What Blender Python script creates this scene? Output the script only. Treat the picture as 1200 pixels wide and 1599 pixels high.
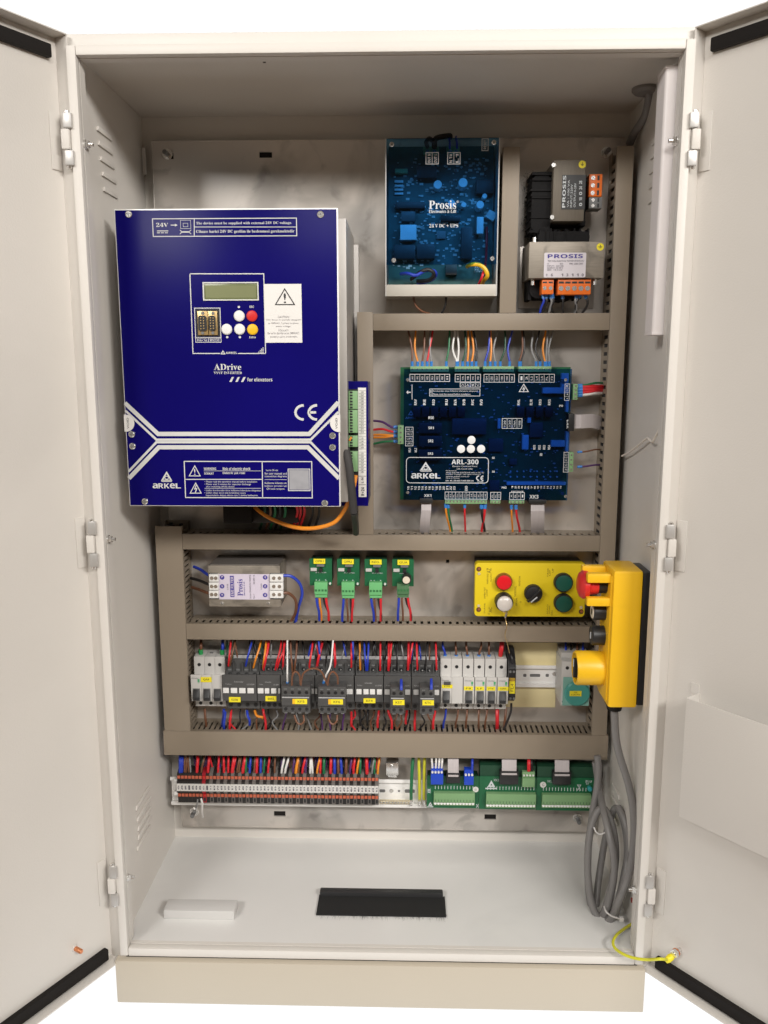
import bpy, bmesh, math, random
import numpy as np
from mathutils import Vector, Matrix
random.seed(7)
S = bpy.context.scene
for o in list(bpy.data.objects): bpy.data.objects.remove(o)

# ------------------------------------------------------------------ camera
F, PITCH, YAW, ROLL = 1305.21, -0.170078, 0.026293, 0.000739
CAM = np.array([0.037396, -1.141896, 0.892459])
def _rot():
    cx, sx, cy, sy, cz, sz = math.cos(PITCH), math.sin(PITCH), math.cos(YAW), math.sin(YAW), math.cos(ROLL), math.sin(ROLL)
    Ry = np.array([[cy, -sy, 0], [sy, cy, 0], [0, 0, 1]])
    Rx = np.array([[1, 0, 0], [0, cx, -sx], [0, sx, cx]])
    Rr = np.array([[cz, 0, sz], [0, 1, 0], [-sz, 0, cz]])
    return Ry @ Rx @ Rr
ROT = _rot()
cd = bpy.data.cameras.new('camera'); co = bpy.data.objects.new('camera', cd); S.collection.objects.link(co)
cd.sensor_fit = 'HORIZONTAL'; cd.sensor_width = 36; cd.lens = F / 1200 * 36
cd.clip_start = 0.02; cd.clip_end = 50
Mc = Matrix.Identity(4)
for r in range(3):
    Mc[r][0] = ROT[r, 0]; Mc[r][1] = ROT[r, 2]; Mc[r][2] = -ROT[r, 1]; Mc[r][3] = CAM[r]
co.matrix_world = Mc
S.camera = co

# ------------------------------------------------------------------ world and lamps
W = bpy.data.worlds.new('World'); S.world = W; W.use_nodes = True
bg = W.node_tree.nodes['Background']
bg.inputs[0].default_value = (0.37, 0.295, 0.20, 1); bg.inputs[1].default_value = 0.13
S.view_settings.view_transform = 'Standard'; S.view_settings.look = 'None'
S.view_settings.exposure = 0.03; S.view_settings.gamma = 1.0
def lamp(name, loc, aim, sx, sy, power, col):
    l = bpy.data.lights.new(name, 'AREA'); l.shape = 'RECTANGLE'; l.size = sx; l.size_y = sy; l.energy = power; l.color = col
    o = bpy.data.objects.new(name, l); S.collection.objects.link(o); o.location = loc
    o.rotation_euler = (Vector(aim) - Vector(loc)).to_track_quat('-Z', 'Y').to_euler()
    return o
lamp('ceiling_lamp', (2.1, -2.6, 2.3), (-0.1, 0.1, 0.6), 1.3, 0.5, 94, (1, 0.965, 0.92))
lamp('ceiling_lamp', (-1.7, -2.6, 2.3), (0.1, 0.1, 0.55), 1.2, 0.5, 62, (1, 0.97, 0.93))
lamp('ceiling_lamp', (0.5, -2.7, 2.45), (0.0, 0.1, 0.6), 1.2, 0.5, 33, (1, 0.965, 0.92))

# ------------------------------------------------------------------ helpers
def inv(px, py, Y):                       # where the sight line through a photograph pixel meets the plane at depth Y
    d = ROT @ np.array([(px - 600) / F, 1, (799.5 - py) / F]); t = (Y - CAM[1]) / d[1]
    return CAM[0] + d[0] * t, CAM[2] + d[2] * t
def P3(px, py, Y):
    x, z = inv(px, py, Y); return (x, Y, z)
def R(px0, py0, px1, py1, Y):             # axis-aligned rectangle x0,x1,z0,z1
    xm, ym = (px0 + px1) / 2, (py0 + py1) / 2
    return inv(px0, ym, Y)[0], inv(px1, ym, Y)[0], inv(xm, py1, Y)[1], inv(xm, py0, Y)[1]
def ZC(x0, y0, s):                        # reading off an enlarged crop
    return lambda X, Y_: (x0 + X / s, y0 + Y_ / s)

MATS = {}
def mat(name, col, rough=0.5, metal=0.0, spec=0.5, var=0.06, nscale=12.0, bump=0.0, bscale=300.0, coat=0.0, rvar=0.0, stretch=None, emit=0.0, detail=5):
    if name in MATS: return MATS[name]
    m = bpy.data.materials.new(name); m.use_nodes = True; nt = m.node_tree; N = nt.nodes; L = nt.links
    b = N['Principled BSDF']
    b.inputs['Roughness'].default_value = rough; b.inputs['Metallic'].default_value = metal
    b.inputs['Specular IOR Level'].default_value = spec; b.inputs['Coat Weight'].default_value = coat
    tc = N.new('ShaderNodeTexCoord'); mp = N.new('ShaderNodeMapping'); L.new(tc.outputs['Object'], mp.inputs[0])
    if stretch: mp.inputs['Scale'].default_value = stretch
    nz = N.new('ShaderNodeTexNoise'); nz.inputs['Scale'].default_value = nscale; nz.inputs['Detail'].default_value = detail
    L.new(mp.outputs[0], nz.inputs[0])
    cr = N.new('ShaderNodeValToRGB'); cr.color_ramp.interpolation = 'EASE'
    cr.color_ramp.elements[0].position = 0.22; cr.color_ramp.elements[1].position = 0.78
    cr.color_ramp.elements[0].color = (*[max(0, c * (1 - var)) for c in col], 1)
    cr.color_ramp.elements[1].color = (*[min(1, c * (1 + var)) for c in col], 1)
    L.new(nz.outputs[0], cr.inputs[0]); L.new(cr.outputs[0], b.inputs['Base Color'])
    if rvar:
        mr = N.new('ShaderNodeMapRange'); mr.interpolation_type = 'SMOOTHSTEP'; mr.inputs[1].default_value = .15; mr.inputs[2].default_value = .85
        mr.inputs[3].default_value = rough - rvar; mr.inputs[4].default_value = rough + rvar
        L.new(nz.outputs[0], mr.inputs[0]); L.new(mr.outputs[0], b.inputs['Roughness'])
    if bump:
        n2 = N.new('ShaderNodeTexNoise'); n2.inputs['Scale'].default_value = bscale; n2.inputs['Detail'].default_value = 2
        L.new(tc.outputs['Object'], n2.inputs[0])
        bp = N.new('ShaderNodeBump'); bp.inputs['Strength'].default_value = bump; bp.inputs['Distance'].default_value = 0.001
        L.new(n2.outputs[0], bp.inputs['Height']); L.new(bp.outputs[0], b.inputs['Normal'])
    if emit:
        b.inputs['Emission Color'].default_value = (*col, 1); b.inputs['Emission Strength'].default_value = emit
    MATS[name] = m; return m
def stained(m, scale, lo, hi, depth):                       # smudges and handling stains on bare metal
    nt = m.node_tree; N = nt.nodes; L = nt.links; b = N['Principled BSDF']; src = b.inputs['Base Color'].links[0].from_socket
    tc = N.new('ShaderNodeTexCoord'); nz = N.new('ShaderNodeTexNoise'); nz.inputs['Scale'].default_value = scale; nz.inputs['Detail'].default_value = 4; nz.inputs['Distortion'].default_value = .6
    L.new(tc.outputs['Object'], nz.inputs[0]); mr = N.new('ShaderNodeMapRange'); mr.interpolation_type = 'SMOOTHSTEP'; mr.inputs[1].default_value = lo; mr.inputs[2].default_value = hi; mr.inputs[3].default_value = 1; mr.inputs[4].default_value = depth
    L.new(nz.outputs[0], mr.inputs[0]); mx = N.new('ShaderNodeMix'); mx.data_type = 'RGBA'; mx.blend_type = 'MULTIPLY'; mx.inputs[0].default_value = 1
    L.new(src, mx.inputs[6]); L.new(mr.outputs[0], mx.inputs[7]); L.new(mx.outputs[2], b.inputs['Base Color'])
def acrylic(name, tint, gloss=0.05):
    m = bpy.data.materials.new(name); m.use_nodes = True; nt = m.node_tree; N = nt.nodes; L = nt.links
    N.remove(N['Principled BSDF']); out = N['Material Output']
    t = N.new('ShaderNodeBsdfTransparent')
    tc = N.new('ShaderNodeTexCoord'); nz = N.new('ShaderNodeTexNoise'); nz.inputs['Scale'].default_value = 3; L.new(tc.outputs['Object'], nz.inputs[0])
    cr = N.new('ShaderNodeValToRGB'); cr.color_ramp.elements[0].color = (*[c * .94 for c in tint], 1); cr.color_ramp.elements[1].color = (*[c * 1.06 for c in tint], 1)
    L.new(nz.outputs[0], cr.inputs[0]); L.new(cr.outputs[0], t.inputs[0])
    g = N.new('ShaderNodeBsdfGlossy'); g.inputs['Roughness'].default_value = gloss
    fr = N.new('ShaderNodeFresnel'); fr.inputs[0].default_value = 1.49
    mx = N.new('ShaderNodeMixShader'); L.new(fr.outputs[0], mx.inputs[0]); L.new(t.outputs[0], mx.inputs[1]); L.new(g.outputs[0], mx.inputs[2])
    L.new(mx.outputs[0], out.inputs[0]); MATS[name] = m; return m

PAINT = mat('light_grey_paint', (0.655, 0.622, 0.578), 0.38, spec=0.26, var=0.022, nscale=5, bump=0.22, bscale=420, rvar=0.05, detail=2)
GALV = mat('galvanised_steel', (0.68, 0.605, 0.535), 0.29, metal=0.48, var=0.20, nscale=3.2, rvar=0.0, bump=0.04, bscale=160, stretch=(1, 1, 1.5), detail=2)
_r = [n_ for n_ in GALV.node_tree.nodes if n_.type == 'VALTORGB'][0].color_ramp.elements
_r[0].color = (.44, .432, .422, 1); _r[1].color = (.76, .68, .60, 1)  # warm and cool patches painted in for cloudy reflections
stained(GALV, 6.5, .46, .64, .62); stained(GALV, 21, .56, .72, .72)
ZINC = mat('bright_zinc', (0.78, 0.77, 0.75), 0.25, metal=0.9, var=0.05)
WHITEZ = mat('rail_zinc', (0.92, 0.91, 0.89), 0.38, metal=0.15, var=0.04)
DUCT = mat('duct_plastic', (0.27, 0.221, 0.166), 0.5, var=0.03, nscale=6, bump=0.05, bscale=350)
BLACKR = mat('black_rubber', (0.013, 0.011, 0.010), 0.7, spec=0.2, bump=0.2)
BLACKP = mat('black_plastic', (0.018, 0.018, 0.019), 0.42)
DGREY = mat('charcoal_plastic', (0.072, 0.071, 0.070), 0.42, var=0.05)
MGREY = mat('mid_grey_plastic', (0.16, 0.16, 0.16), 0.45)
LGREY = mat('light_grey_plastic', (0.52, 0.51, 0.49), 0.42, var=0.02)
WHITEP = mat('white_plastic', (0.74, 0.73, 0.71), 0.4, var=0.02)
OFFW = mat('warm_white_paper', (0.72, 0.70, 0.67), 0.6, var=0.02)
NAVY = mat('navy_enamel', (0.0052, 0.0034, 0.112), 0.26, spec=0.06, var=0.16, nscale=3, bump=0.03, bscale=400)  # broad tone variation painted in for a soft sheen
INK = mat('silver_print', (0.60, 0.60, 0.58), 0.45)
INKW = mat('white_print', (0.62, 0.65, 0.67), 0.5)
INKB = mat('black_print', (0.02, 0.02, 0.022), 0.5)
INKP = mat('purple_print', (0.055, 0.04, 0.28), 0.5)
YLABEL = mat('yellow_label', (0.85, 0.72, 0.025), 0.45, var=0.03)
YPLAST = mat('yellow_plastic', (0.84, 0.49, 0.014), 0.38, var=0.025, bump=0.12, bscale=700)
YSTATION = mat('lemon_plastic', (0.74, 0.56, 0.012), 0.4, var=0.02)
REDP = mat('red_plastic', (0.58, 0.022, 0.02), 0.35)
GREENL = mat('green_lens', (0.008, 0.085, 0.06), 0.35)
PCBG = mat('circuit_board_green', (0.010, 0.115, 0.045), 0.4, var=0.12, nscale=60)
PCBD = mat('circuit_board_dark', (0.02, 0.095, 0.09), 0.4, var=0.2, nscale=60)
CONN = mat('connector_green', (0.14, 0.44, 0.17), 0.45, var=0.05)
CONNS = mat('sage_connector', (0.20, 0.36, 0.17), 0.45, var=0.05)
CBLUE = mat('blue_connector', (0.012, 0.06, 0.50), 0.4)
FERR = mat('blue_ferrule', (0.04, 0.22, 0.62), 0.4)
ORANGE = mat('orange_plastic', (0.80, 0.16, 0.014), 0.42)
ORSTRIP = mat('orange_insert', (0.52, 0.125, 0.065), 0.5)
COPPER = mat('copper', (0.72, 0.28, 0.13), 0.35, metal=0.8)
GOLD = mat('brassy_shell', (0.60, 0.42, 0.19), 0.35, metal=0.7)
STEELC = mat('lamination_steel', (0.30, 0.265, 0.22), 0.48, metal=0.4, var=0.08, nscale=40, stretch=(1, 1, 14))
LAV = mat('lavender_label', (0.62, 0.56, 0.66), 0.5)
TEAL = mat('teal_lens', (0.06, 0.30, 0.26), 0.3)
GREYC = mat('grey_cable', (0.20, 0.19, 0.185), 0.42, var=0.05)
RIBBON = mat('grey_ribbon', (0.48, 0.44, 0.44), 0.5, var=0.05, nscale=700, stretch=(1, 0.01, 0.01))
LCD = mat('display_glass', (0.15, 0.17, 0.08), 0.22)
stained(STEELC, 30, .45, .7, .6)
SMOKE = mat('clear_grey_plastic', (0.15, 0.138, 0.128), 0.3)
LEDW = mat('lamp_diffuser', (0.80, 0.75, 0.74), 0.4, var=0.01)
WIRE = {
 'red': mat('red_wire', (0.66, 0.02, 0.03), 0.4), 'pink-red': mat('pink_red_wire', (0.62, 0.03, 0.08), 0.4), 'blue': mat('blue_wire', (0.02, 0.05, 0.45), 0.4),
 'black': mat('black_wire', (0.016, 0.015, 0.016), 0.42), 'brown': mat('brown_wire', (0.17, 0.07, 0.035), 0.42), 'orange': mat('orange_wire', (0.80, 0.27, 0.02), 0.4),
 'green': mat('green_wire', (0.012, 0.16, 0.06), 0.4), 'white': mat('white_wire', (0.74, 0.72, 0.70), 0.4), 'grey': mat('grey_wire', (0.24, 0.24, 0.24), 0.4),
 'yellow-green': mat('yellow_green_wire', (0.62, 0.60, 0.03), 0.4), 'purple': mat('purple_wire', (0.09, 0.03, 0.14), 0.42), 'dark green': mat('dark_green_wire', (0.01, 0.07, 0.035), 0.4),
 'yellow': mat('yellow_wire', (0.82, 0.50, 0.02), 0.4)}

FLOORP = mat('floor_paint', (0.715, 0.705, 0.685), 0.28, var=.015, nscale=4, bump=.12, bscale=500); stained(FLOORP, 5, .52, .72, .94)
stained(PAINT, 3, .50, .80, .945); stained(YPLAST, 14, .52, .75, .88); stained(YSTATION, 14, .52, .75, .90); stained(DUCT, 8, .5, .8, .92)
class MB:
    def __init__(s): s.v = []; s.f = []
    def add(s, vs, fs):
        n = len(s.v); s.v += [tuple(map(float, p)) for p in vs]; s.f += [tuple(i + n for i in f) for f in fs]; return s
    def box(s, x0, x1, y0, y1, z0, z1):
        if x0 > x1: x0, x1 = x1, x0
        if y0 > y1: y0, y1 = y1, y0
        if z0 > z1: z0, z1 = z1, z0
        return s.add([(x0, y0, z0), (x1, y0, z0), (x1, y1, z0), (x0, y1, z0), (x0, y0, z1), (x1, y0, z1), (x1, y1, z1), (x0, y1, z1)],
                     [(0, 3, 2, 1), (4, 5, 6, 7), (0, 1, 5, 4), (1, 2, 6, 5), (2, 3, 7, 6), (3, 0, 4, 7)])
    def prism(s, pts, y0, y1):                       # outline in x,z pushed along depth
        a = sum(pts[i][0] * pts[(i + 1) % len(pts)][1] - pts[(i + 1) % len(pts)][0] * pts[i][1] for i in range(len(pts)))
        if a < 0: pts = pts[::-1]
        n = len(pts); y0, y1 = min(y0, y1), max(y0, y1)
        vs = [(x, y0, z) for x, z in pts] + [(x, y1, z) for x, z in pts]
        return s.add(vs, [tuple(range(n)), tuple(range(2 * n - 1, n - 1, -1))] + [(i, n + i, n + (i + 1) % n, (i + 1) % n) for i in range(n)])
    def profile(s, pts, x0, x1):                     # outline in y,z pushed along x
        a = sum(pts[i][0] * pts[(i + 1) % len(pts)][1] - pts[(i + 1) % len(pts)][0] * pts[i][1] for i in range(len(pts)))
        if a < 0: pts = pts[::-1]
        n = len(pts)
        vs = [(x1, y, z) for y, z in pts] + [(x0, y, z) for y, z in pts]
        return s.add(vs, [tuple(range(n)), tuple(range(2 * n - 1, n - 1, -1))] + [(i, n + i, n + (i + 1) % n, (i + 1) % n) for i in range(n)])
    def lathe(s, c, axis, prof, n=20):               # prof: (distance along axis, radius)
        a = Vector(axis).normalized(); u = a.orthogonal().normalized(); w = a.cross(u); c = Vector(c); vs = []; fs = []
        for d, r in prof:
            for k in range(n):
                t = 2 * math.pi * k / n; vs.append(c + a * d + (u * math.cos(t) + w * math.sin(t)) * r)
        m = len(prof)
        for j in range(m - 1):
            for k in range(n): fs.append((j * n + k, j * n + (k + 1) % n, (j + 1) * n + (k + 1) % n, (j + 1) * n + k))
        fs.append(tuple(range(n - 1, -1, -1))); fs.append(tuple((m - 1) * n + k for k in range(n)))
        return s.add(vs, fs)
    def cyl(s, c, axis, r, h, n=16): return s.lathe(c, axis, [(0, r), (h, r)], n)
    def tube(s, pts, r, n=7, sub=5):
        pts = [Vector(p) for p in pts]
        if len(pts) > 2 and sub > 1:
            q = []
            for i in range(len(pts) - 1):
                p0 = pts[max(i - 1, 0)]; p1 = pts[i]; p2 = pts[i + 1]; p3 = pts[min(i + 2, len(pts) - 1)]
                for k in range(sub):
                    t = k / sub
                    q.append(0.5 * ((2 * p1) + (p2 - p0) * t + (2 * p0 - 5 * p1 + 4 * p2 - p3) * t * t + (3 * p1 - p0 - 3 * p2 + p3) * t ** 3))
            q.append(pts[-1]); pts = q
        vs = []; fs = []; m = len(pts); u = None
        for i, p in enumerate(pts):
            d = (pts[min(i + 1, m - 1)] - pts[max(i - 1, 0)]).normalized()
            if u is None: u = d.orthogonal().normalized()
            u = (u - d * u.dot(d)).normalized(); w = d.cross(u)
            for k in range(n):
                t = 2 * math.pi * k / n; vs.append(p + (u * math.cos(t) + w * math.sin(t)) * r)
        for j in range(m - 1):
            for k in range(n): fs.append((j * n + k, j * n + (k + 1) % n, (j + 1) * n + (k + 1) % n, (j + 1) * n + k))
        fs.append(tuple(range(n - 1, -1, -1))); fs.append(tuple((m - 1) * n + k for k in range(n)))
        return s.add(vs, fs)
    def line(s, pts, w, Y, t=0.0003, closed=False):  # printed line, mitred, pts in x,z
        pts = [Vector(p) for p in pts]; n = len(pts); L = []; Rr = []
        for i in range(n):
            a = pts[(i - 1) % n] if (closed or i > 0) else None; b = pts[(i + 1) % n] if (closed or i < n - 1) else None
            d1 = (pts[i] - a).normalized() if a is not None else None; d2 = (b - pts[i]).normalized() if b is not None else None
            if d1 is None: d1 = d2
            if d2 is None: d2 = d1
            t_ = (d1 + d2).normalized(); nn = Vector((-t_.y, t_.x)); k = w / 2 / max(0.3, nn.dot(Vector((-d1.y, d1.x))))
            L.append(pts[i] + nn * k); Rr.append(pts[i] - nn * k)
        for i in range(n if closed else n - 1):
            j = (i + 1) % n
            s.prism([tuple(L[i]), tuple(L[j]), tuple(Rr[j]), tuple(Rr[i])], Y - t, Y)
        return s
    def frame(s, x0, x1, z0, z1, w, Y, t=0.0003): return s.line([(x0, z0), (x1, z0), (x1, z1), (x0, z1)], w, Y, t, True)
    def rrect(s, x0, x1, z0, z1, y0, y1, r, n=4):
        pts = []
        for cx, cz, a0 in ((x1 - r, z0 + r, -90), (x1 - r, z1 - r, 0), (x0 + r, z1 - r, 90), (x0 + r, z0 + r, 180)):
            for k in range(n + 1):
                a = math.radians(a0 + 90 * k / n); pts.append((cx + r * math.cos(a), cz + r * math.sin(a)))
        return s.prism(pts, y0, y1)
    def text(s, body, x0, x1, z0, z1, Y, rot=0):     # lettering fitted to a box on the plane at depth Y
        vs, fs = glyphs(body)
        if not vs: return s
        ax = [p[0] for p in vs]; az = [p[1] for p in vs]; a0, a1, b0, b1 = min(ax), max(ax), min(az), max(az)
        out = []
        for p in vs:
            u = (p[0] - a0) / max(a1 - a0, 1e-6); v = (p[1] - b0) / max(b1 - b0, 1e-6)
            if rot == 90: u, v = 1 - v, u
            elif rot == -90: u, v = v, 1 - u
            out.append((x0 + u * (x1 - x0), Y, z0 + v * (z1 - z0)))
        return s.add(out, fs)
_G = {}
def glyphs(body):
    if body not in _G:
        c = bpy.data.curves.new('t', 'FONT'); c.body = body; c.resolution_u = 2; o = bpy.data.objects.new('t', c); m = o.to_mesh()
        _G[body] = ([(v.co.x, v.co.y) for v in m.vertices], [tuple(p.vertices) for p in m.polygons])
        o.to_mesh_clear(); bpy.data.objects.remove(o); bpy.data.curves.remove(c)
    return _G[body]
def serif(t): return ''.join(chr(0x1D400 + ord(c) - 65) if 'A' <= c <= 'Z' else chr(0x1D41A + ord(c) - 97) if 'a' <= c <= 'z' else chr(0x1D7CE + ord(c) - 48) if '0' <= c <= '9' else c for c in t)
def bold(t): return ''.join(chr(0x1D5D4 + ord(c) - 65) if 'A' <= c <= 'Z' else chr(0x1D5EE + ord(c) - 97) if 'a' <= c <= 'z' else chr(0x1D7EC + ord(c) - 48) if '0' <= c <= '9' else c for c in t)

COL = S.collection
def mesh_of(name, mb, material, bevel=0.0, org=(0, 0, 0)):
    me = bpy.data.meshes.new(name)
    me.from_pydata([(p[0] - org[0], p[1] - org[1], p[2] - org[2]) for p in mb.v], [], mb.f)
    if bevel:
        b = bmesh.new(); b.from_mesh(me)
        e = [x for x in b.edges if len(x.link_faces) == 2 and x.calc_face_angle(0) > 0.5]
        bmesh.ops.bevel(b, geom=e, offset=bevel, segments=2, profile=0.6, affect='EDGES', clamp_overlap=True)
        b.to_mesh(me); b.free()
    me.materials.append(material); me.shade_smooth(); me.set_sharp_from_angle(angle=0.62)
    return me
def tag(o, label=None, cat=None, group=None, kind=None):
    if label: o['label'] = label
    if cat: o['category'] = cat
    if group: o['group'] = group
    if kind: o['kind'] = kind
    return o
def thing(name, label, cat, loc, group=None):
    o = bpy.data.objects.new(name, None); o.empty_display_size = 0.02; o.location = loc; COL.objects.link(o)
    o['org'] = tuple(loc); return tag(o, label, cat, group)
def part(parent, name, mb, material, bevel=0.0, label=None, kind=None):
    org = tuple(parent['org']) if parent is not None and 'org' in parent else (0, 0, 0)
    o = bpy.data.objects.new(name, mesh_of(name, mb, material, bevel, org)); COL.objects.link(o)
    o.parent = parent; o['org'] = org
    return tag(o, label, kind=kind)
def single(name, mb, material, label, cat, group=None, kind=None, bevel=0.0):
    xs = np.array(mb.v); loc = ((xs[:, 0].min() + xs[:, 0].max()) / 2, (xs[:, 1].min() + xs[:, 1].max()) / 2, xs[:, 2].min())
    loc = tuple(float(c) for c in loc)
    o = bpy.data.objects.new(name, mesh_of(name, mb, material, bevel, loc)); o.location = loc; COL.objects.link(o); o['org'] = loc
    return tag(o, label, cat, group, kind)
_SH = {}
def shared(parent, name, key, make, material, pos, bevel=0.0, label=None):   # alike pieces share mesh data
    if key not in _SH: _SH[key] = mesh_of(name, make(), material, bevel)
    org = parent['org']; o = bpy.data.objects.new(name, _SH[key]); COL.objects.link(o); o.parent = parent
    o.location = (pos[0] - org[0], pos[1] - org[1], pos[2] - org[2]); o['org'] = tuple(pos)
    return tag(o, label)
def screw(parent, x, z, Y, r, material=None, name='screw'):
    def mk():
        m = MB().lathe((0, 0, 0), (0, -1, 0), [(0, r), (r * .35, r), (r * .6, r * .72)], 14)
        return m
    s_ = shared(parent, name, ('screw', round(r, 4), (material or ZINC).name), mk, material or ZINC, (x, Y, z))
    def mk2(): return MB().box(-r * .6, r * .6, -r * .64, -r * .5, -r * .12, r * .12).box(-r * .12, r * .12, -r * .645, -r * .5, -r * .6, r * .6)
    key = ('slot', round(r, 4))
    if key not in _SH: _SH[key] = mesh_of('cross_slot', mk2(), MGREY)
    o = bpy.data.objects.new('cross_slot', _SH[key]); COL.objects.link(o); o.parent = s_
    return s_
ORD = ['', 'first', 'second', 'third', 'fourth', 'fifth', 'sixth', 'seventh', 'eighth', 'ninth', 'tenth', 'eleventh', 'twelfth', 'thirteenth', 'fourteenth', 'fifteenth', 'sixteenth', 'seventeenth', 'eighteenth', 'nineteenth', 'twentieth']
def ordw(n):
    if n <= 20: return ORD[n]
    return {2: 'twenty', 3: 'thirty'}[n // 10] + '-' + ORD[n % 10] if n % 10 else {3: 'thirtieth'}[n // 10]
def wires(where, group, items, axis='left'):
    """items: (colour, radius, [(px, py, Y), ...], ferrule?) in order from the left (or from the top)"""
    tot = {}; cnt = {}
    for it in items: tot[it[0]] = tot.get(it[0], 0) + 1
    for it in items:
        c = it[0]; cnt[c] = cnt.get(c, 0) + 1
        lab = f'{c} wire {where}, ' + (f'the only {c} one' if tot[c] == 1 else f'{ordw(cnt[c])} {c} one from {axis}')
        pts = [P3(*p) for p in it[2]]
        m = MB().tube(pts, it[1], 7, 5)
        o = single('wire', m, WIRE[c], lab, 'wire', group)
        if len(it) > 3 and it[3]:
            i = it[3]; a, b = (pts[-1], pts[-2]) if i == 'end' else (pts[0], pts[1])
            a = Vector(a); d = (Vector(b) - a).normalized()
            part(o, 'ferrule', MB().tube([a, a + d * 0.008], it[1] * 1.45, 8), FERR)
PL = 0.294

# ------------------------------------------------------------------ backdrop (an added glowing white sweep that gives the blank background)
em = bpy.data.materials.new('added_glowing_sweep'); em.use_nodes = True
em.node_tree.nodes.remove(em.node_tree.nodes['Principled BSDF'])
e_ = em.node_tree.nodes.new('ShaderNodeEmission'); e_.inputs[0].default_value = (1, 1, 1, 1); e_.inputs[1].default_value = 1.05
em.node_tree.links.new(e_.outputs[0], em.node_tree.nodes['Material Output'].inputs[0])
GZ = -0.0767
prof = [(-0.28, GZ), (1.2, GZ)] + [(1.2 + 0.8 * math.sin(t * math.pi / 16), GZ + 0.8 - 0.8 * math.cos(t * math.pi / 16)) for t in range(1, 9)] + [(2.0, 5.0)]
m = MB(); n = len(prof)
m.add([(-5, y, z) for y, z in prof] + [(5, y, z) for y, z in prof], [(i, n + i, n + i + 1, i + 1) for i in range(n - 1)])
o = bpy.data.objects.new('backdrop', mesh_of('backdrop', m, em)); COL.objects.link(o); tag(o, kind='structure')

m = MB().box(-4, 4, -5, -.2804, GZ - .02, GZ - .0004)
o = bpy.data.objects.new('room_floor', mesh_of('room_floor', m, mat('wood_floor', (.17, .105, .055), .45, var=.2, nscale=3, stretch=(1, 8, 1), bump=.1))); COL.objects.link(o); tag(o, kind='structure')

# ------------------------------------------------------------------ cabinet
H = 1.3008; BW = 0.3145; FZ = 0.012
cab = thing('electrical_cabinet', 'tall light grey steel control cabinet standing with both of its doors open', 'cabinet', (0, 0.16, -0.0757))
def wallpt(px, py, xw):
    d = ROT @ np.array([(px - 600) / F, 1, (799.5 - py) / F]); t = (xw - CAM[0]) / d[0]; return CAM[1] + d[1] * t, CAM[2] + d[2] * t
T = 0.0015
part(cab, 'side_wall', MB().box(-.4 - T, -.4, .013, BW, FZ, H), PAINT)
part(cab, 'side_wall', MB().box(.4, .4 + T, .013, BW, FZ, H), PAINT)
part(cab, 'back_wall', MB().box(-.4015, .4015, BW, BW + T, FZ - .002, H + .0015), PAINT)
part(cab, 'top_panel', MB().box(-.4015, .4015, .0145, BW, H, H + T), PAINT)
part(cab, 'floor_panel', MB().box(-.4015, .4015, .0145, BW, FZ - T, FZ), FLOORP)
part(cab, 'rain_gutter', MB().box(-.4015, .4015, .012, .0143, H - .001, H + .0168), PAINT, 0.0008)
lw = 0.0125
part(cab, 'front_frame', MB().box(-.4, -.4 + lw, 0, .013, .0005, H - .0005).box(.4 - lw, .4, 0, .013, .0005, H - .0005)
     .box(-.4 + lw, .4 - lw, 0.0003, .013, H - .0125, H).box(-.4 + lw, .4 - lw, 0.0003, .013, 0, .0135), PAINT, 0.0022)
part(cab, 'frame_return', MB().box(-.4 + lw - .0015, -.4 + lw, .0132, .030, .0137, H - .0127).box(.4 - lw, .4 - lw + .0015, .0132, .030, .0137, H - .0127)
     .box(-.4 + lw, .4 - lw, .0132, .030, H - .0127, H - .0112).box(-.4 + lw, .4 - lw, .0132, .019, .0122, .0137), PAINT)
part(cab, 'plinth', MB().box(-.4065, .4025, -.006, .3, -.0757, -.0035), mat('plinth_paint', (0.49, 0.435, 0.35), 0.42, var=.02, nscale=4, bump=.1, bscale=450), 0.002)
part(cab, 'plinth_gap', MB().box(-.392, .392, .004, .29, -.0034, .0), BLACKP)
def louvre(xw, s, px, py, ln, slit=False):
    y, z = wallpt(px, py, xw)
    a, b = (xw - .0030, xw + .0002) if s > 0 else (xw - .0002, xw + .0030)
    l_ = part(cab, 'louvre', MB().profile([(y, z), (y + ln, z), (y + ln - .004, z + .007), (y + .004, z + .007)], a, b), PAINT, 0.0016)
    if slit: part(l_, 'slit', MB().box(xw - .0016 if s > 0 else xw - .0004, xw + .0004 if s > 0 else xw + .0016, y + .003, y + ln - .003, z - .0016, z - .0004), mat('slit_shadow', (.16, .12, .08), .8))
for px, py in ((150, 203), (152, 226), (155, 250), (158, 274), (160, 298)): louvre(-.4, -1, px, py, .06)
for px, py in ((211, 1267), (213, 1284), (214, 1299), (214, 1313), (213, 1330)): louvre(-.4, -1, px, py, .075, True)
for px, py in ((1034, 215), (1032, 238), (1030, 262), (1029, 286), (1028, 310)): louvre(.4, 1, px, py, .045)
for px, py in ((969, 1250), (968, 1268), (966, 1290), (964, 1310)): louvre(.4, 1, px, py, .05, True)
_x, _z = inv(413, 97, .06); part(cab, 'ceiling_notch', MB().box(_x - .002, _x + .002, .05, .062, H - .004, H - .0002), mat('notch_brown', (.05, .035, .025), .7), .0008)

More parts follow.
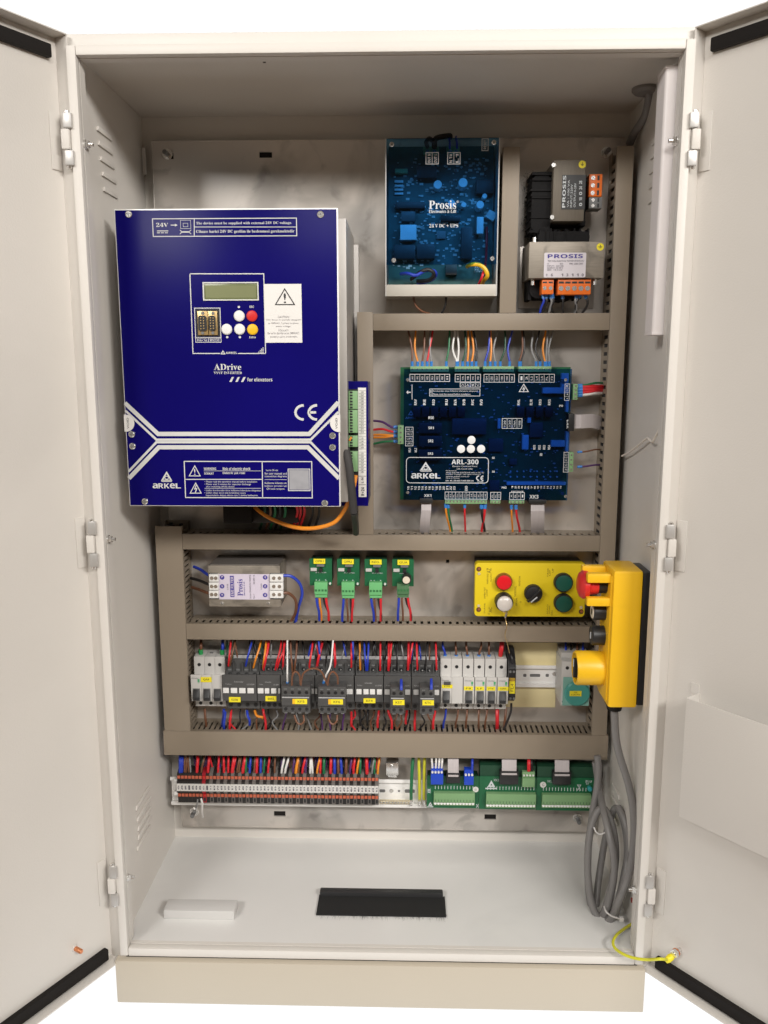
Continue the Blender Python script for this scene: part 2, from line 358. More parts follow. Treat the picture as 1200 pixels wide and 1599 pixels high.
# doors
def build_door(s, ang, label, u1):
    a = math.radians(ang); hx, hy = s * .3985, .0055
    d = (s * math.cos(a), -math.sin(a)); nn = (-s * math.sin(a), -math.cos(a))
    def D(u, n_, z): return (hx + u * d[0] + n_ * nn[0], hy + u * d[1] + n_ * nn[1], z)
    def M(mb):
        mb.v = [D(*p) for p in mb.v]
        if s > 0: mb.f = [f[::-1] for f in mb.f]
        return mb
    def on(px, py, n0):
        dr = ROT @ np.array([(px - 600) / F, 1, (799.5 - py) / F]); o0 = CAM - np.array([hx + n0 * nn[0], hy + n0 * nn[1], 0])
        t = -(o0[0] * nn[0] + o0[1] * nn[1]) / (dr[0] * nn[0] + dr[1] * nn[1]); p = o0 + dr * t
        return p[0] * d[0] + p[1] * d[1], p[2]
    z0, z1 = -.0105, 1.3155
    dr = part(cab, 'door', M(MB().box(0, u1, -.024, -.0225, z0, z1)), PAINT, label=label)
    part(dr, 'door_flange', M(MB().box(0, u1, -.0225, 0, z1 - .0015, z1).box(0, u1, -.0225, 0, z0, z0 + .0015).box(0, .0015, -.0225, 0, z0 + .0015, z1 - .0015).box(u1 - .0015, u1, -.0225, 0, z0 + .0015, z1 - .0015)), PAINT, 0.0004)
    part(dr, 'gasket', M(MB().box(.014, u1 - .012, -.0225, -.0135, z1 - .030, z1 - .0135).box(.014, u1 - .012, -.0225, -.0135, z0 + .004, z0 + .0225).box(u1 - .03, u1 - .012, -.0225, -.0135, z0 + .0225, z1 - .030)), BLACKR, 0.002)
    return dr, M, on, D
doorL, ML, onL, DL = build_door(-1, 60, 'left door, plain inside apart from a bare copper earth stud', .40)
doorR, MR, onR, DR = build_door(1, 51, 'right door, carrying the sheet metal document pocket', .40)
# copper stud on the left door, earth bolt on the right
u, z = onL(117, 1481, -.0225); st = part(doorL, 'earth_stud', ML(MB().lathe((u, -.0225, z), (0, 1, 0), [(0, .0035), (.014, .0035), (.015, .0028)], 12)), COPPER)
part(doorL, 'stud_base', ML(MB().lathe((u, -.0225, z), (0, 1, 0), [(0, .0055), (.002, .005)], 12)), PAINT)
EU, EZ = onR(1063, 1483, -.0225)
part(doorR, 'earth_bolt', MR(MB().lathe((EU, -.0225, EZ), (0, 1, 0), [(0, .0032), (.018, .0032)], 12).lathe((EU, -.011, EZ), (0, 1, 0), [(0, .0062), (.005, .0062)], 6)), ZINC)
# document pocket
ua, za = onR(1069, 1089, .008); ub, zb = onR(1064, 1277, .008); u_ = (ua + ub) / 2
pk = part(doorR, 'document_pocket', MR(MB().box(u_, u_ + .24, .0065, .008, zb, za).box(u_, u_ + .0015, -.0225, .0065, zb, za).box(u_ + .2385, u_ + .24, -.0225, .0065, zb, za).box(u_ + .0015, u_ + .2385, -.0225, .0065, zb, zb + .0015)), PAINT, 0.0006)
part(doorR, 'pocket_tab', MR(MB().box(u_ - .012, u_, -.0225, -.021, za - .002, za + .012)), PAINT)
# hinges and nuts
def hinge(s, px, py, M, D):
    y0 = .0005; x = s * .4075; z = inv(px, py, y0)[1]
    h = part(cab, 'hinge', MB().box(x + s * .0035, x - s * .0075, y0 - .0055, y0 + .0055, z - .0125, z + .0125), PAINT, .0016)
    for zz in (z + .0135, z - .0325): part(h, 'hinge_knuckle', MB().box(x, x - s * .0115, y0 - .0058, y0 + .0055, zz, zz + .019), mat('hinge_zinc', (.52, .505, .485), .4, metal=.45, var=.05), .0016)
    part(h, 'hinge_pin', MB().lathe((x - s * .004, y0, z - .036), (0, 0, 1), [(0, .0028), (.001, .0034), (.071, .0034), (.072, .002)], 12), ZINC)
    lf = M(MB().box(.004, .019, -.0222, -.0205, z - .036, z + .036)); part(h, 'hinge_plate', lf, PAINT, .0006)
for px, py in ((100, 218), (133, 849), (172, 1382)): hinge(-1, px, py, ML, DL)
for px, py in ((1086, 218), (1052, 855), (1018, 1398)): hinge(1, px, py, MR, DR)
def nut(s, px, py):
    x = s * (.4 - lw); y, z = wallpt(px, py, x - s * .004); 
    n_ = part(cab, 'hinge_nut', MB().lathe((x, .0165, z), (-s, 0, 0), [(0, .0062), (.0018, .0062)], 16).lathe((x - s * .0018, .0165, z), (-s, 0, 0), [(0, .005), (.004, .005)], 6).lathe((x - s * .0058, .0165, z), (-s, 0, 0), [(0, .0028), (.005, .0026)], 10), ZINC)
for px, py in ((130, 220), (166, 846), (198, 1380)): nut(-1, px, py)
for px, py in ((1056, 217), (1021, 852), (991, 1394)): nut(1, px, py)

# ------------------------------------------------------------------ mounting plate with real slots
plate = thing('mounting_plate', 'shiny galvanised steel mounting plate at the back of the cabinet behind every device', 'mounting plate', (0, PL, .046))
def holed(x0, x1, z0, z1, y0, y1, holes):
    xs = sorted({x0, x1, *[h[0] for h in holes], *[h[1] for h in holes]}); zs = sorted({z0, z1, *[h[2] for h in holes], *[h[3] for h in holes]})
    m = MB()
    for i in range(len(xs) - 1):
        for j in range(len(zs) - 1):
            cx, cz = (xs[i] + xs[i + 1]) / 2, (zs[j] + zs[j + 1]) / 2
            if not any(h[0] < cx < h[1] and h[2] < cz < h[3] for h in holes): m.add([(xs[i], y0, zs[j]), (xs[i + 1], y0, zs[j]), (xs[i + 1], y0, zs[j + 1]), (xs[i], y0, zs[j + 1])], [(0, 1, 2, 3)])
    for h in holes:
        a, b, c, d = h; m.add([(a, y0, c), (b, y0, c), (b, y0, d), (a, y0, d), (a, y1, c), (b, y1, c), (b, y1, d), (a, y1, d)], [(0, 4, 5, 1), (1, 5, 6, 2), (2, 6, 7, 3), (3, 7, 4, 0)])
    m.add([(x0, y0, z0), (x1, y0, z0), (x1, y0, z1), (x0, y0, z1), (x0, y1, z0), (x1, y1, z0), (x1, y1, z1), (x0, y1, z1)], [(0, 4, 5, 1), (1, 5, 6, 2), (2, 6, 7, 3), (3, 7, 4, 0), (4, 7, 6, 5)][:4])
    return m
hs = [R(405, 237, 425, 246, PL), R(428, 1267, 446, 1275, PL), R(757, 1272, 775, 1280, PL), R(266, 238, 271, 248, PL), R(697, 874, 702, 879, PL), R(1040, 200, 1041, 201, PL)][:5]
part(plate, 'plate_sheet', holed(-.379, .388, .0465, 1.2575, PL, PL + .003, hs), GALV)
for h_ in hs: part(plate, 'slot_shade', MB().box(h_[0] - .001, h_[1] + .001, PL + .0032, PL + .010, h_[2] - .001, h_[3] + .001), BLACKR)  # black boxes added behind the slots to stand in for the shade inside
part(plate, 'plate_edge', MB().box(-.3805, -.379, PL - .001, PL + .012, .0465, 1.2575).box(.388, .3895, PL - .001, PL + .012, .0465, 1.2575).box(-.379, .388, PL - .001, PL + .012, 1.2575, 1.259).box(-.379, .388, PL - .001, PL + .012, .045, .0465), GALV, .0006)
for px, py in ((262, 241), (947, 238), (304, 1267), (902, 1277)):
    x, y, z = P3(px, py, PL)
    b_ = part(plate, 'fixing_bolt', MB().lathe((x, y, z), (0, -1, 0), [(0, .0085), (.0018, .0085)], 18).lathe((x, y - .0018, z), (0, -1, 0), [(0, .0068), (.0055, .0068)], 6), ZINC)
    part(b_, 'bolt_thread', MB().lathe((x, y - .0073, z), (0, -1, 0), [(0, .004), (.011, .0038)], 12), MGREY)
single('earth_strip', MB().box(*R(222, 230, 228, 272, .30)[:2], .300, .304, *R(222, 230, 228, 272, .30)[2:]), ZINC, 'small upright metal strip beside the upper left corner of the plate', 'bracket')

# ------------------------------------------------------------------ slotted wiring ducts
def duct(label, rect, side, gap=(0, 0), pitch=.0123, fw=.0076, bh=.026, lid_y=.062):
    """rect: lid x0,x1,z0,z1; side: which long side of fingers the place shows"""
    x0, x1, z0, z1 = rect; yl = PL - lid_y
    d = thing('wiring_duct', label, 'wiring duct', ((x0 + x1) / 2, PL, z0), 'slotted plastic wiring ducts on the plate')
    vert = (z1 - z0) > (x1 - x0)
    lid = MB().box(x0, x1, yl, yl + .0022, z0, z1)
    if vert: lid.box(x0, x0 + .0018, yl + .0022, yl + .010, z0, z1).box(x1 - .0018, x1, yl + .0022, yl + .010, z0, z1)
    else: lid.box(x0, x1, yl + .0022, yl + .010, z0, z0 + .0018).box(x0, x1, yl + .0022, yl + .010, z1 - .0018, z1)
    part(d, 'duct_lid', lid, DUCT, .0005)
    i = .0022
    if vert: part(d, 'duct_base', MB().box(x0 + i, x1 - i, PL - .0025, PL - .0005, z0, z1).box(x0 + i, x0 + i + .0018, PL - bh, PL - .0025, z0, z1).box(x1 - i - .0018, x1 - i, PL - bh, PL - .0025, z0, z1), DUCT)
    else: part(d, 'duct_base', MB().box(x0, x1, PL - .0025, PL - .0005, z0 + i, z1 - i).box(x0, x1, PL - bh, PL - .0025, z0 + i, z0 + i + .0018).box(x0, x1, PL - bh, PL - .0025, z1 - i - .0018, z1 - i), DUCT)
    fy0, fy1 = yl + .0105, PL - bh - .0002
    a, b = (z0, z1) if vert else (x0, x1)
    k = int((b - a - gap[0] - gap[1]) / pitch); sl = .0035
    for j in range(k):
        c = a + gap[0] + (j + .5) * pitch
        if vert:
            xf = x0 + i + .0009 if side == 'left' else x1 - i - .0009
            shared(d, 'duct_finger', 'fv%.4f %.4f' % (bh, fw), lambda: MB().box(-.0009, .0009, fy0 - PL, fy1 - PL, -fw / 2, fw / 2), DUCT, (xf, PL, c))
        else:
            zf = z1 - i - .0009 if side == 'top' else z0 + i + .0009
            shared(d, 'duct_finger', 'fh%.4f %.4f' % (bh, fw), lambda: MB().box(-fw / 2, fw / 2, fy0 - PL, fy1 - PL, -.0009, .0009), DUCT, (c, PL, zf))
    bm_ = MB(); g = random.Random(int(x0 * 1e4) + int(z0 * 1e4))
    for j in range(9):
        u, v = g.uniform(.28, .68), g.uniform(-.045, -.010); pts = []
        for t in range(7):
            f = (t + .05) / 6.1; du, dv = g.uniform(-.08, .08), g.uniform(-.003, .003)
            pts.append((x0 + (x1 - x0) * (u + du), PL + v + dv, z0 + (z1 - z0) * f) if vert else (x0 + (x1 - x0) * f, PL + v + dv, z0 + (z1 - z0) * (u + du)))
        bm_.tube(pts, .0035, 6, 3)
    part(d, 'enclosed_wires', bm_, WIRE['black'], kind='stuff')
    # the far row of fingers, seen only in slivers through the near one
    m = MB()
    for j in range(k):
        c = a + gap[0] + (j + .5) * pitch
        if vert:
            xf = x1 - i - .0009 if side == 'left' else x0 + i + .0009; m.box(xf - .0009, xf + .0009, fy0, fy1, c - fw / 2, c + fw / 2)
        else:
            zf = z0 + i + .0009 if side == 'top' else z1 - i - .0009; m.box(c - fw / 2, c + fw / 2, fy0, fy1, zf - .0009, zf + .0009)
    if m.v: part(d, 'far_finger_row', m, DUCT, kind='stuff')
    return d
LY = PL - .062
rC = (inv(957, 450, LY)[0] * .0 + (inv(945, 686, LY)[0]), inv(969.5, 686, LY)[0], inv(936, 1147, LY)[1], inv(978, 227, LY)[1])
rB = R(559, 487, 583, 833, LY); rD = R(783.5, 229, 809.5, 488, LY); rA = R(583.5, 489, 948, 515.5, LY); rE = R(284, 835.5, 930, 859.5, LY)
rF = R(249.5, 822, 290.5, 1143.5, LY); rG = R(291, 976.5, 930, 1001, LY); rH = R(256, 1145.5, 950, 1183, LY)
rA = (rB[1] + .0004, rC[0] - .0004, rA[2], rA[3]); rE = (rF[1] + .0004, rC[0] - .0004, rE[2], rE[3]); rG = (rF[1] + .0004, rC[0] - .0004, rG[2], rG[3])
rC = (rC[0], rC[1], rH[3] + .0004, rC[3]); rF = (rF[0], rF[1], rH[3] + .0004, rF[3]); rB = (rB[0], rB[1], rE[3] + .0004, rB[3]); rD = (rD[0], rD[1], rA[3] + .0004, rD[3])
duct('tall tan wiring duct running down the right edge of the plate', rC, 'left', (.004, .01), .0135, .0076, .016)
duct('tan upright wiring duct between the blue inverter and the lift control board', rB, 'right')
duct('short tan upright wiring duct between the blue power supply and the transformers', rD, 'left')
duct('tan horizontal wiring duct directly above the lift control board', rA, 'bottom')
duct('tan horizontal wiring duct below the lift control board and above the yellow push button box', rE, 'top')
duct('wide tan upright wiring duct to the left of the breaker row', rF, 'right', (0, 0), .0094, .0058, .014)
duct('tan horizontal wiring duct directly above the row of breakers and contactors', rG, 'top')
duct('widest tan horizontal wiring duct, between the contactor row and the terminal strip', rH, 'top', (.04, .02), .0094, .0058, .014)

# ------------------------------------------------------------------ blue inverter
YI = .085
inv_ = thing('inverter', 'big navy blue inverter box with silver stripes and a small display, left side', 'inverter', (-.218, PL, .69))
ix0, ix1, iz0, iz1 = -.3757, -.0614, .6905, 1.1135
part(inv_, 'chassis', MB().box(ix0 + .006, ix1 + .0125, YI + .012, PL - .012, iz0 + .004, iz1 - .010).box(ix0 + .03, ix1 + .020, PL - .012, PL - .0006, iz0 - .02, iz1 - .02), mat('chassis_grey', (.34, .32, .30), .42, metal=.4, var=.12, nscale=9), .0015)
part(inv_, 'front_rim', MB().box(ix0 - .0014, ix1 + .0016, YI + .0012, YI + .0118, iz0 - .0012, iz1 + .0018), WHITEZ, .0008)
part(inv_, 'front_cover', MB().box(ix0, ix1, YI, YI + .010, iz0, iz1), NAVY, .0006)
Z1 = ZC(170, 310, 3.077); Z2 = ZC(170, 560, 2.7907); Z3 = ZC(285, 715, 5.854)
q1 = lambda X, Y: inv(*Z1(X, Y), YI); q2 = lambda X, Y: inv(*Z2(X, Y), YI); q3 = lambda X, Y: inv(*Z3(X, Y), YI)
def RZ(Zf, a, b, c, d, Y): return R(*Zf(a, b), *Zf(c, d), Y)
for X, Y in ((97, 75), (1018, 76)): screw(inv_, *q1(X, Y), YI, .0048)
for X, Y in ((101, 329), (104, 381), (976, 335), (976, 386), (158, 622), (942, 629)): screw(inv_, *q2(X, Y), YI, .0048)
st = MB()
for pts, w in (([(66, 193), (215, 328), (874, 328), (1004, 190)], .0062), ([(68, 226), (208, 353), (880, 353), (1006, 232)], .0034), ([(82, 492), (208, 364), (880, 364), (1012, 492)], .0034), ([(88, 522), (218, 386), (868, 386), (1012, 522)], .0062)):
    p = [q2(*a) for a in pts]
    p[0] = (ix0, p[0][1]); p[-1] = (ix1, p[-1][1]); st.line(p, w, YI - .0001, .0002)
part(inv_, 'printed_stripes', st, INK)
lt = MB(); LYI = YI - .0004
def TX(mb, Zf, s, a, b, c, d, Y, rot=0): x0, x1, z0, z1 = RZ(Zf, a, b, c, d, Y); mb.text(s, x0, x1, z0, z1, Y - .0004, rot)
def FR(mb, Zf, a, b, c, d, Y, w=.0011): x0, x1, z0, z1 = RZ(Zf, a, b, c, d, Y); mb.frame(x0, x1, z0, z1, w, Y - .0001)
def LN(mb, Zf, pts, w, Y, closed=False): mb.line([inv(*Zf(*p), Y) for p in pts], w, Y - .0001, .0003, closed)
FR(lt, Z1, 212, 95, 903, 180, YI); LN(lt, Z1, [(411, 97), (411, 180)], .0010, YI); LN(lt, Z1, [(413, 136), (902, 136)], .0009, YI)
TX(lt, Z1, serif('24V'), 228, 116, 286, 136, YI); LN(lt, Z1, [(298, 127), (322, 127)], .0011, YI); LN(lt, Z1, [(318, 122), (328, 127), (318, 132)], .0009, YI)
LN(lt, Z1, [(232, 155), (286, 155)], .0011, YI)
for a in (232, 251, 270): LN(lt, Z1, [(a, 164), (a + 14, 164)], .0010, YI)
FR(lt, Z1, 345, 104, 394, 144, YI, .0004); FR(lt, Z1, 358, 118, 380, 135, YI, .0004); LN(lt, Z1, [(342, 150), (350, 158), (388, 158), (396, 150)], .0008, YI); LN(lt, Z1, [(342, 170), (350, 162), (388, 162), (396, 170)], .0008, YI)
TX(lt, Z1, serif('The device must be supplied with external ') + serif('24V DC voltage.'), 420, 110, 880, 126, YI)
TX(lt, Z1, serif('Cihaz') + '\u0131n ' + serif('harici ') + serif('24V DC gerilim ile beslenmesi gerekmektedir'), 420, 149, 892, 167, YI)
LN(lt, Z1, [(390, 361), (745, 361), (754, 744)], .0013, YI); LN(lt, Z1, [(754, 744), (622, 744)], .0012, YI); LN(lt, Z1, [(536, 744), (405, 744), (390, 361)], .0013, YI)
TX(lt, Z1, bold('ARKEL'), 562, 736, 618, 746, YI); LN(lt, Z1, [(541, 746), (549, 732), (558, 746)], .0012, YI, True)
for k in range(4):
    for j in range(k + 1): x, z = q1(742 - 7 * j, 717 + 7 * k); lt.box(x - .0007, x + .0007, YI - .0004, YI - .0001, z - .0007, z + .0007)
TX(lt, Z1, '\u25cf', 620, 515, 631, 526, YI); TX(lt, Z1, bold('ESC'), 677, 514, 699, 525, YI); TX(lt, Z1, '\u25cf', 564, 660, 575, 671, YI); TX(lt, Z1, '\u25cf', 625, 660, 636, 671, YI); TX(lt, Z1, bold('Enter'), 676, 661, 708, 671, YI)
FR(lt, Z1, 415, 526, 537, 668, YI); FR(lt, Z1, 418, 670, 540, 690, YI, .0008); LN(lt, Z1, [(480, 670), (480, 690)], .0008, YI); TX(lt, Z1, serif('Drive Net'), 424, 674, 474, 686, YI); TX(lt, Z1, serif('RS232'), 486, 673, 532, 686, YI)
TX(lt, Z1, serif('ADrive'), 506, 794, 637, 824, YI)
TX(lt, Z2, serif('VVVF INVERTER'), 458, 56, 581, 67, YI); TX(lt, Z2, bold('for elevators'), 604, 83, 713, 99, YI)
for a in (526, 552, 577): x0, z0 = q2(a, 101); x1, z1 = q2(a + 20, 80); lt.prism([(x0, z0), (x0 + .0032, z0), (x1, z1), (x1 - .0032, z1)], YI - .0004, YI - .0001)
for cx, e in ((850, 0), (908, 1)):                        # the two letters of the conformity mark
    pts = []
    for k in range(13):
        a = math.radians(90 + 180 * k / 12); pts.append((cx + 36 * math.cos(a), 234 - 31 * math.sin(a)))
    LN(lt, Z2, pts, .0036, YI)
    if e: LN(lt, Z2, [(cx - 34, 234), (cx - 4, 234)], .0034, YI)
def arkel(mb, Zf, x0, x1, zt, zm, zb, Y):                  # triangular emblem above wide letters
    cx = (x0 + x1) / 2; hw = (x1 - x0) * .22; hh = zm - zt
    LN(mb, Zf, [(cx - hw, zm - hh * .08), (cx - hw * .72, zm - hh * .08), (cx, zt + hh * .2), (cx + hw * .72, zm - hh * .08), (cx + hw, zm - hh * .08)][1:4], hh * .00002 + .0012, Y, True)
    LN(mb, Zf, [(cx - hw * .8, zm), (cx + hw * .8, zm)], .0020, Y)
    LN(mb, Zf, [(cx + hw * .30 * math.cos(t * math.pi / 5), zm - hh * .32 - hh * .15 * math.sin(t * math.pi / 5)) for t in range(10)], .0011, Y, True)
    zz = zm + (zb - zm) * .30; w = (x1 - x0) / 5
    for k, c in enumerate('aRKeL'): TX(mb, Zf, bold(c), x0 + k * w + w * .06, zz, x0 + (k + 1) * w - w * .04, zb, Y)
arkel(lt, Z2, 190, 315, 487, 534, 565, YI)
FR(lt, Z2, 332, 448, 886, 606, YI, .0013); LN(lt, Z2, [(669, 449), (671, 606)], .0012, YI); LN(lt, Z2, [(333, 526), (670, 526)], .0012, YI)
for cx, cy in ((375, 492), (379, 567)): LN(lt, Z2, [(cx, cy - 25), (cx + 24, cy + 19), (cx - 24, cy + 19)], .0012, YI, True)
TX(lt, Z2, bold('!'), 372, 480, 378, 506, YI); LN(lt, Z2, [(382, 550), (375, 568), (384, 566), (377, 584)], .0014, YI)
LN(lt, Z2, [(415, 489), (663, 489)], .0005, YI); LN(lt, Z2, [(418, 565), (663, 565)], .0005, YI)
for s_, a, b, c, d in (('WARNING', 415, 474, 468, 485), ('Risk of electric shock', 497, 473, 618, 486), ('D\u0130KKAT', 417, 493, 458, 505), ('Elektrik \u015fok riski', 497, 493, 594, 505)):
    TX(lt, Z2, bold(s_), a, b, c, d, YI)
for s_, a, b, c, d in (('\u2022 Please read the operation manual before installation', 418, 532, 647, 542), ('\u2022 Please wait 5 minutes for capacitor discharge', 418, 543, 620, 553), ('after switching off the device', 424, 554, 548, 563), ('\u2022 L\u00fctfen kurulumdan \u00f6nce kullanma k\u0131lavuzunu okuyunuz', 418, 570, 663, 580), ('\u2022 L\u00fctfen cihaz\u0131 devre d\u0131\u015f\u0131 b\u0131rakt\u0131ktan sonra', 418, 581, 597, 590), ('kapasitelerin de\u015farj olmas\u0131 i\u00e7in 5 dakika bekleyiniz', 424, 592, 650, 601)):
    TX(lt, Z2, s_, a, b, c, d, YI)
for s_, a, b, c, d in (('Scan the QR code', 685, 482, 738, 491), ('for user manual and', 680, 495, 776, 505), ('connection diagrams', 680, 508, 777, 519), ('Kullanma k\u0131lavuzu ve', 680, 537, 775, 546), ('ba\u011flant\u0131 \u015femalar\u0131 i\u00e7in', 680, 550, 777, 560), ('QR kodu taray\u0131n\u0131z.', 688, 563, 768, 573)): TX(lt, Z2, s_, a, b, c, d, YI)
LN(lt, Z2, [(680, 527), (776, 527)], .0005, YI); FR(lt, Z2, 783, 481, 877, 575, YI, .0011)
part(inv_, 'printed_lettering', lt, INK)
x0, x1, z0, z1 = RZ(Z2, 787, 485, 873, 571, YI); part(inv_, 'blank_code_patch', MB().box(x0, x1, YI - .0003, YI - .0001, z0, z1), mat('grey_print_patch', (.30, .30, .32), .6, var=.1, nscale=60))
# display, keys and sockets
x0, x1, z0, z1 = RZ(Z1, 456, 404, 718, 487, YI); ds = part(inv_, 'display', MB().box(x0, x1, YI - .0005, YI + .002, z0, z1), LCD, .0003)
part(ds, 'display_bezel', MB().frame(x0, x1, z0, z1, .0016, YI - .0005, .0012), INK)
x0, x1, z0, z1 = RZ(Z1, 466, 418, 708, 477, YI); part(ds, 'display_window', MB().box(x0, x1, YI - .0009, YI - .0004, z0, z1), mat('display_lit', (.19, .205, .10), .3))
for X, Y, mt, lb in ((628, 564, WHITEP, None), (689, 564, REDP, 'red key'), (568, 628, WHITEP, None), (630, 628, WHITEP, None), (692, 629, YPLAST, 'yellow key')):
    x, z = q1(X, Y); part(inv_, 'key', MB().lathe((x, YI, z), (0, -1, 0), [(0, .0078), (.0022, .0078), (.0035, .0065), (.004, .003)], 22), mt, label=lb)
x0, x1, z0, z1 = RZ(Z1, 420, 531, 534, 663, YI); sk = part(inv_, 'socket_panel', MB().box(x0, x1, YI - .0003, YI + .001, z0, z1), BLACKP)
for a, b in ((430, 479), (482, 524)):
    x0, x1, z0, z1 = RZ(Z1, a, 541, b, 656, YI)
    cn = part(sk, 'serial_connector', MB().box(x0, x1, YI - .003, YI - .0003, z0, z1), GOLD, .0006)
for a, b in ((434, 474), (485, 516)):
    x0, x1, z0, z1 = RZ(Z1, a, 563, b, 636, YI); part(sk, 'connector_face', MB().rrect(x0, x1, z0, z1, YI - .0055, YI - .003, .003), BLACKP)
    m = MB()
    for k in range(5): m.lathe(((x0 + x1) / 2 - .002, YI - .0055, z0 + (z1 - z0) * (.14 + .18 * k)), (0, -1, 0), [(0, .0009), (.001, .0009)], 8).lathe(((x0 + x1) / 2 + .002, YI - .0055, z0 + (z1 - z0) * (.16 + .17 * k)), (0, -1, 0), [(0, .0009), (.001, .0009)], 8)
    part(sk, 'connector_pins', m, GOLD, kind='stuff')
for a in (454, 503):
    for b in (551, 646): x, z = q1(a, b); part(sk, 'jack_screw', MB().lathe((x, YI - .003, z), (0, -1, 0), [(0, .0024), (.001, .0024)], 6), MGREY)
# caution sticker
x0, x1, z0, z1 = RZ(Z1, 750, 410, 928, 692, YI); sd = part(inv_, 'caution_sticker', MB().box(x0, x1, YI - .0005, YI - .0001, z0, z1), OFFW)
tx = MB(); tx.line([q1(846, 434), q1(893, 509), q1(802, 509)], .0014, YI - .0006, .0003, True); TX(tx, Z1, bold('!'), 841, 454, 852, 502, YI - .0006)
part(sd, 'warning_triangle', tx, INKB)
tx = MB(); GREYI = mat('faded_print', (.33, .31, .32), .6)
for s_, a, b, c, d in (('CAUTION:', 812, 563, 869, 573), ('This device is specially designed', 756, 578, 922, 587), ('to 380VAC, 3 phase to phase', 766, 594, 912, 604), ('mains voltage.', 804, 609, 876, 619), ('D\u0130KKAT!', 816, 626, 863, 637), ('Bu \u00fcr\u00fcn faz-faz aras\u0131 380VAC', 764, 641, 915, 651), ('\u015febekeye g\u00f6re \u00fcretilmi\u015ftir.', 776, 659, 908, 669)): TX(tx, Z1, s_, a, b, c, d, YI - .0006)
part(sd, 'sticker_lettering', tx, GREYI)
# round seal stickers wrapped over the cover's edges
for sx, X, Y in ((-1, 74, 281), (1, 1004, 282)):
    x, z = q2(X, Y); xe = ix0 if sx < 0 else ix1
    pts = [(xe, z - .0125)] + [(xe - sx * .0125 * math.cos(t), z + .0125 * math.sin(t)) for t in [(-80 + 160 * k / 12) * math.pi / 180 for k in range(13)]] + [(xe, z + .0125)]
    sl = part(inv_, 'seal_sticker', MB().prism(pts, YI - .0004, YI - .0001).box(xe, xe + sx * .0026, YI - .0004, YI - .0001, z - .0125, z + .0125), OFFW)
    part(sl, 'seal_print', MB().text('VOID', xe - sx * .003 - .0015, xe - sx * .003 + .0015, z - .008, z + .008, YI - .0007, 90), INKB)

# terminal module fixed beside it
YM = .118
mod = thing('terminal_module', 'narrow navy blue connector module with green terminal plugs beside the inverter', 'terminal module', (-.05, YM, .69))
x0, x1, z0, z1 = R(531, 595, 575, 790, YM)
part(mod, 'module_case', MB().box(x0 - .006, x1 - .0006, YM + .0012, YM + .10, z0 + .001, z1 - .002).box(x0 - .006, x1, YM, YM + .0012, z0, z1), NAVY, .0006)
Z7 = ZC(530, 590, 7.615)
part(mod, 'module_recess', MB().box(*RZ(Z7, 112, 132, 226, 1160, YM)[:2], YM - .0003, YM + .001, *RZ(Z7, 112, 132, 226, 1160, YM)[2:]), BLACKP)
for a, b, n in ((152, 366, 6), (376, 646, 8), (680, 812, 4), (866, 1104, 7)):
    x0, x1, z0, z1 = RZ(Z7, 118, a, 224, b, YM); pl = part(mod, 'plug', MB().box(x0, x1, YM - .012, YM - .0003, z0, z1), CONNS, .0005)
    for k in range(n): zz = z0 + (z1 - z0) * (k + .5) / n; part(pl, 'clamp_hole', MB().box(x0 + .002, x0 + .006, YM - .0123, YM - .011, zz - .0013, zz + .0013), BLACKP)
x0, x1, z0, z1 = RZ(Z7, 228, 116, 322, 1416, YM); ls = part(mod, 'label_strip', MB().box(x0, x1, YM - .0006, YM - .0001, z0, z1), OFFW)
tx = MB(); lbls = ['IN1', 'IN2', 'IN3', 'IN4', 'IN5', 'COM', '24V', 'GND', 'O1', 'C1', 'O2', 'C2', 'O3', 'C3', '', 'A+', 'A-', 'B+', 'B-', '', 'R1', 'R1', 'R2', 'R2', 'R3', 'R3', 'R4']
for k, t_ in enumerate(lbls):
    b = 160 + k * 36.5
    tx.line([inv(*Z7(234, b - 9), YM), inv(*Z7(318, b - 9), YM)], .0003, YM - .0007)
    if t_: TX(tx, Z7, t_, 262, b, 292, b + 17, YM - .0007, 90)
TX(tx, Z7, bold('L-N'), 264, 1185, 290, 1250, YM - .0007, 90); TX(tx, Z7, bold('R+24'), 262, 1300, 300, 1400, YM - .0007, 90)
tx.line([inv(*Z7(234, 1168), YM), inv(*Z7(318, 1168), YM)], .0006, YM - .0007); tx.line([inv(*Z7(234, 1270), YM), inv(*Z7(318, 1270), YM)], .0006, YM - .0007)
part(ls, 'strip_print', tx, INKB)
m = MB().tube([P3(540, 700, YM - .014), P3(545, 724, YM - .022), P3(549, 760, YM - .022), P3(553, 800, YM - .012)], .0062, 12)
cb = single('sleeved_cable', m, mat('cable_sleeve', (.035, .032, .031), .7, bump=.3, bscale=900), 'thick black sleeved cable rising in front of the terminal module', 'cable')
part(cb, 'cable_end', MB().tube([P3(553, 800, YM - .012), P3(555, 815, YM + .02), P3(556, 832, YM + .06)], .0055, 10), BLACKP)
part(cb, 'core_wire', MB().tube([P3(546, 688, YM - .0125), P3(549, 682, YM - .0122)], .0016, 6), WIRE['orange'])
single('orange_cable', MB().tube([P3(556, 742, YM - .008), P3(552, 762, YM - .010), P3(545, 782, YM - .004), P3(536, 800, YM + .004), P3(520, 817, YM + .01), P3(488, 825, .14), P3(455, 822, .16), P3(420, 808, .19), P3(396, 790, .22), P3(385, 772, .24)], .0032, 10, 8), WIRE['orange'], 'bright orange cable hanging in a loop under the blue inverter', 'cable')
m = MB().box(*R(358, 796, 400, 818, .22)[:2], .20, .27, *R(358, 796, 400, 818, .22)[2:]).box(*R(394, 798, 446, 814, .24)[:2], .22, .29, *R(394, 798, 446, 814, .24)[2:])
t_ = thing('cable_bundle_clamp', 'black rubber gland block under the inverter in shadow', 'clamp', P3(400, 820, .24))
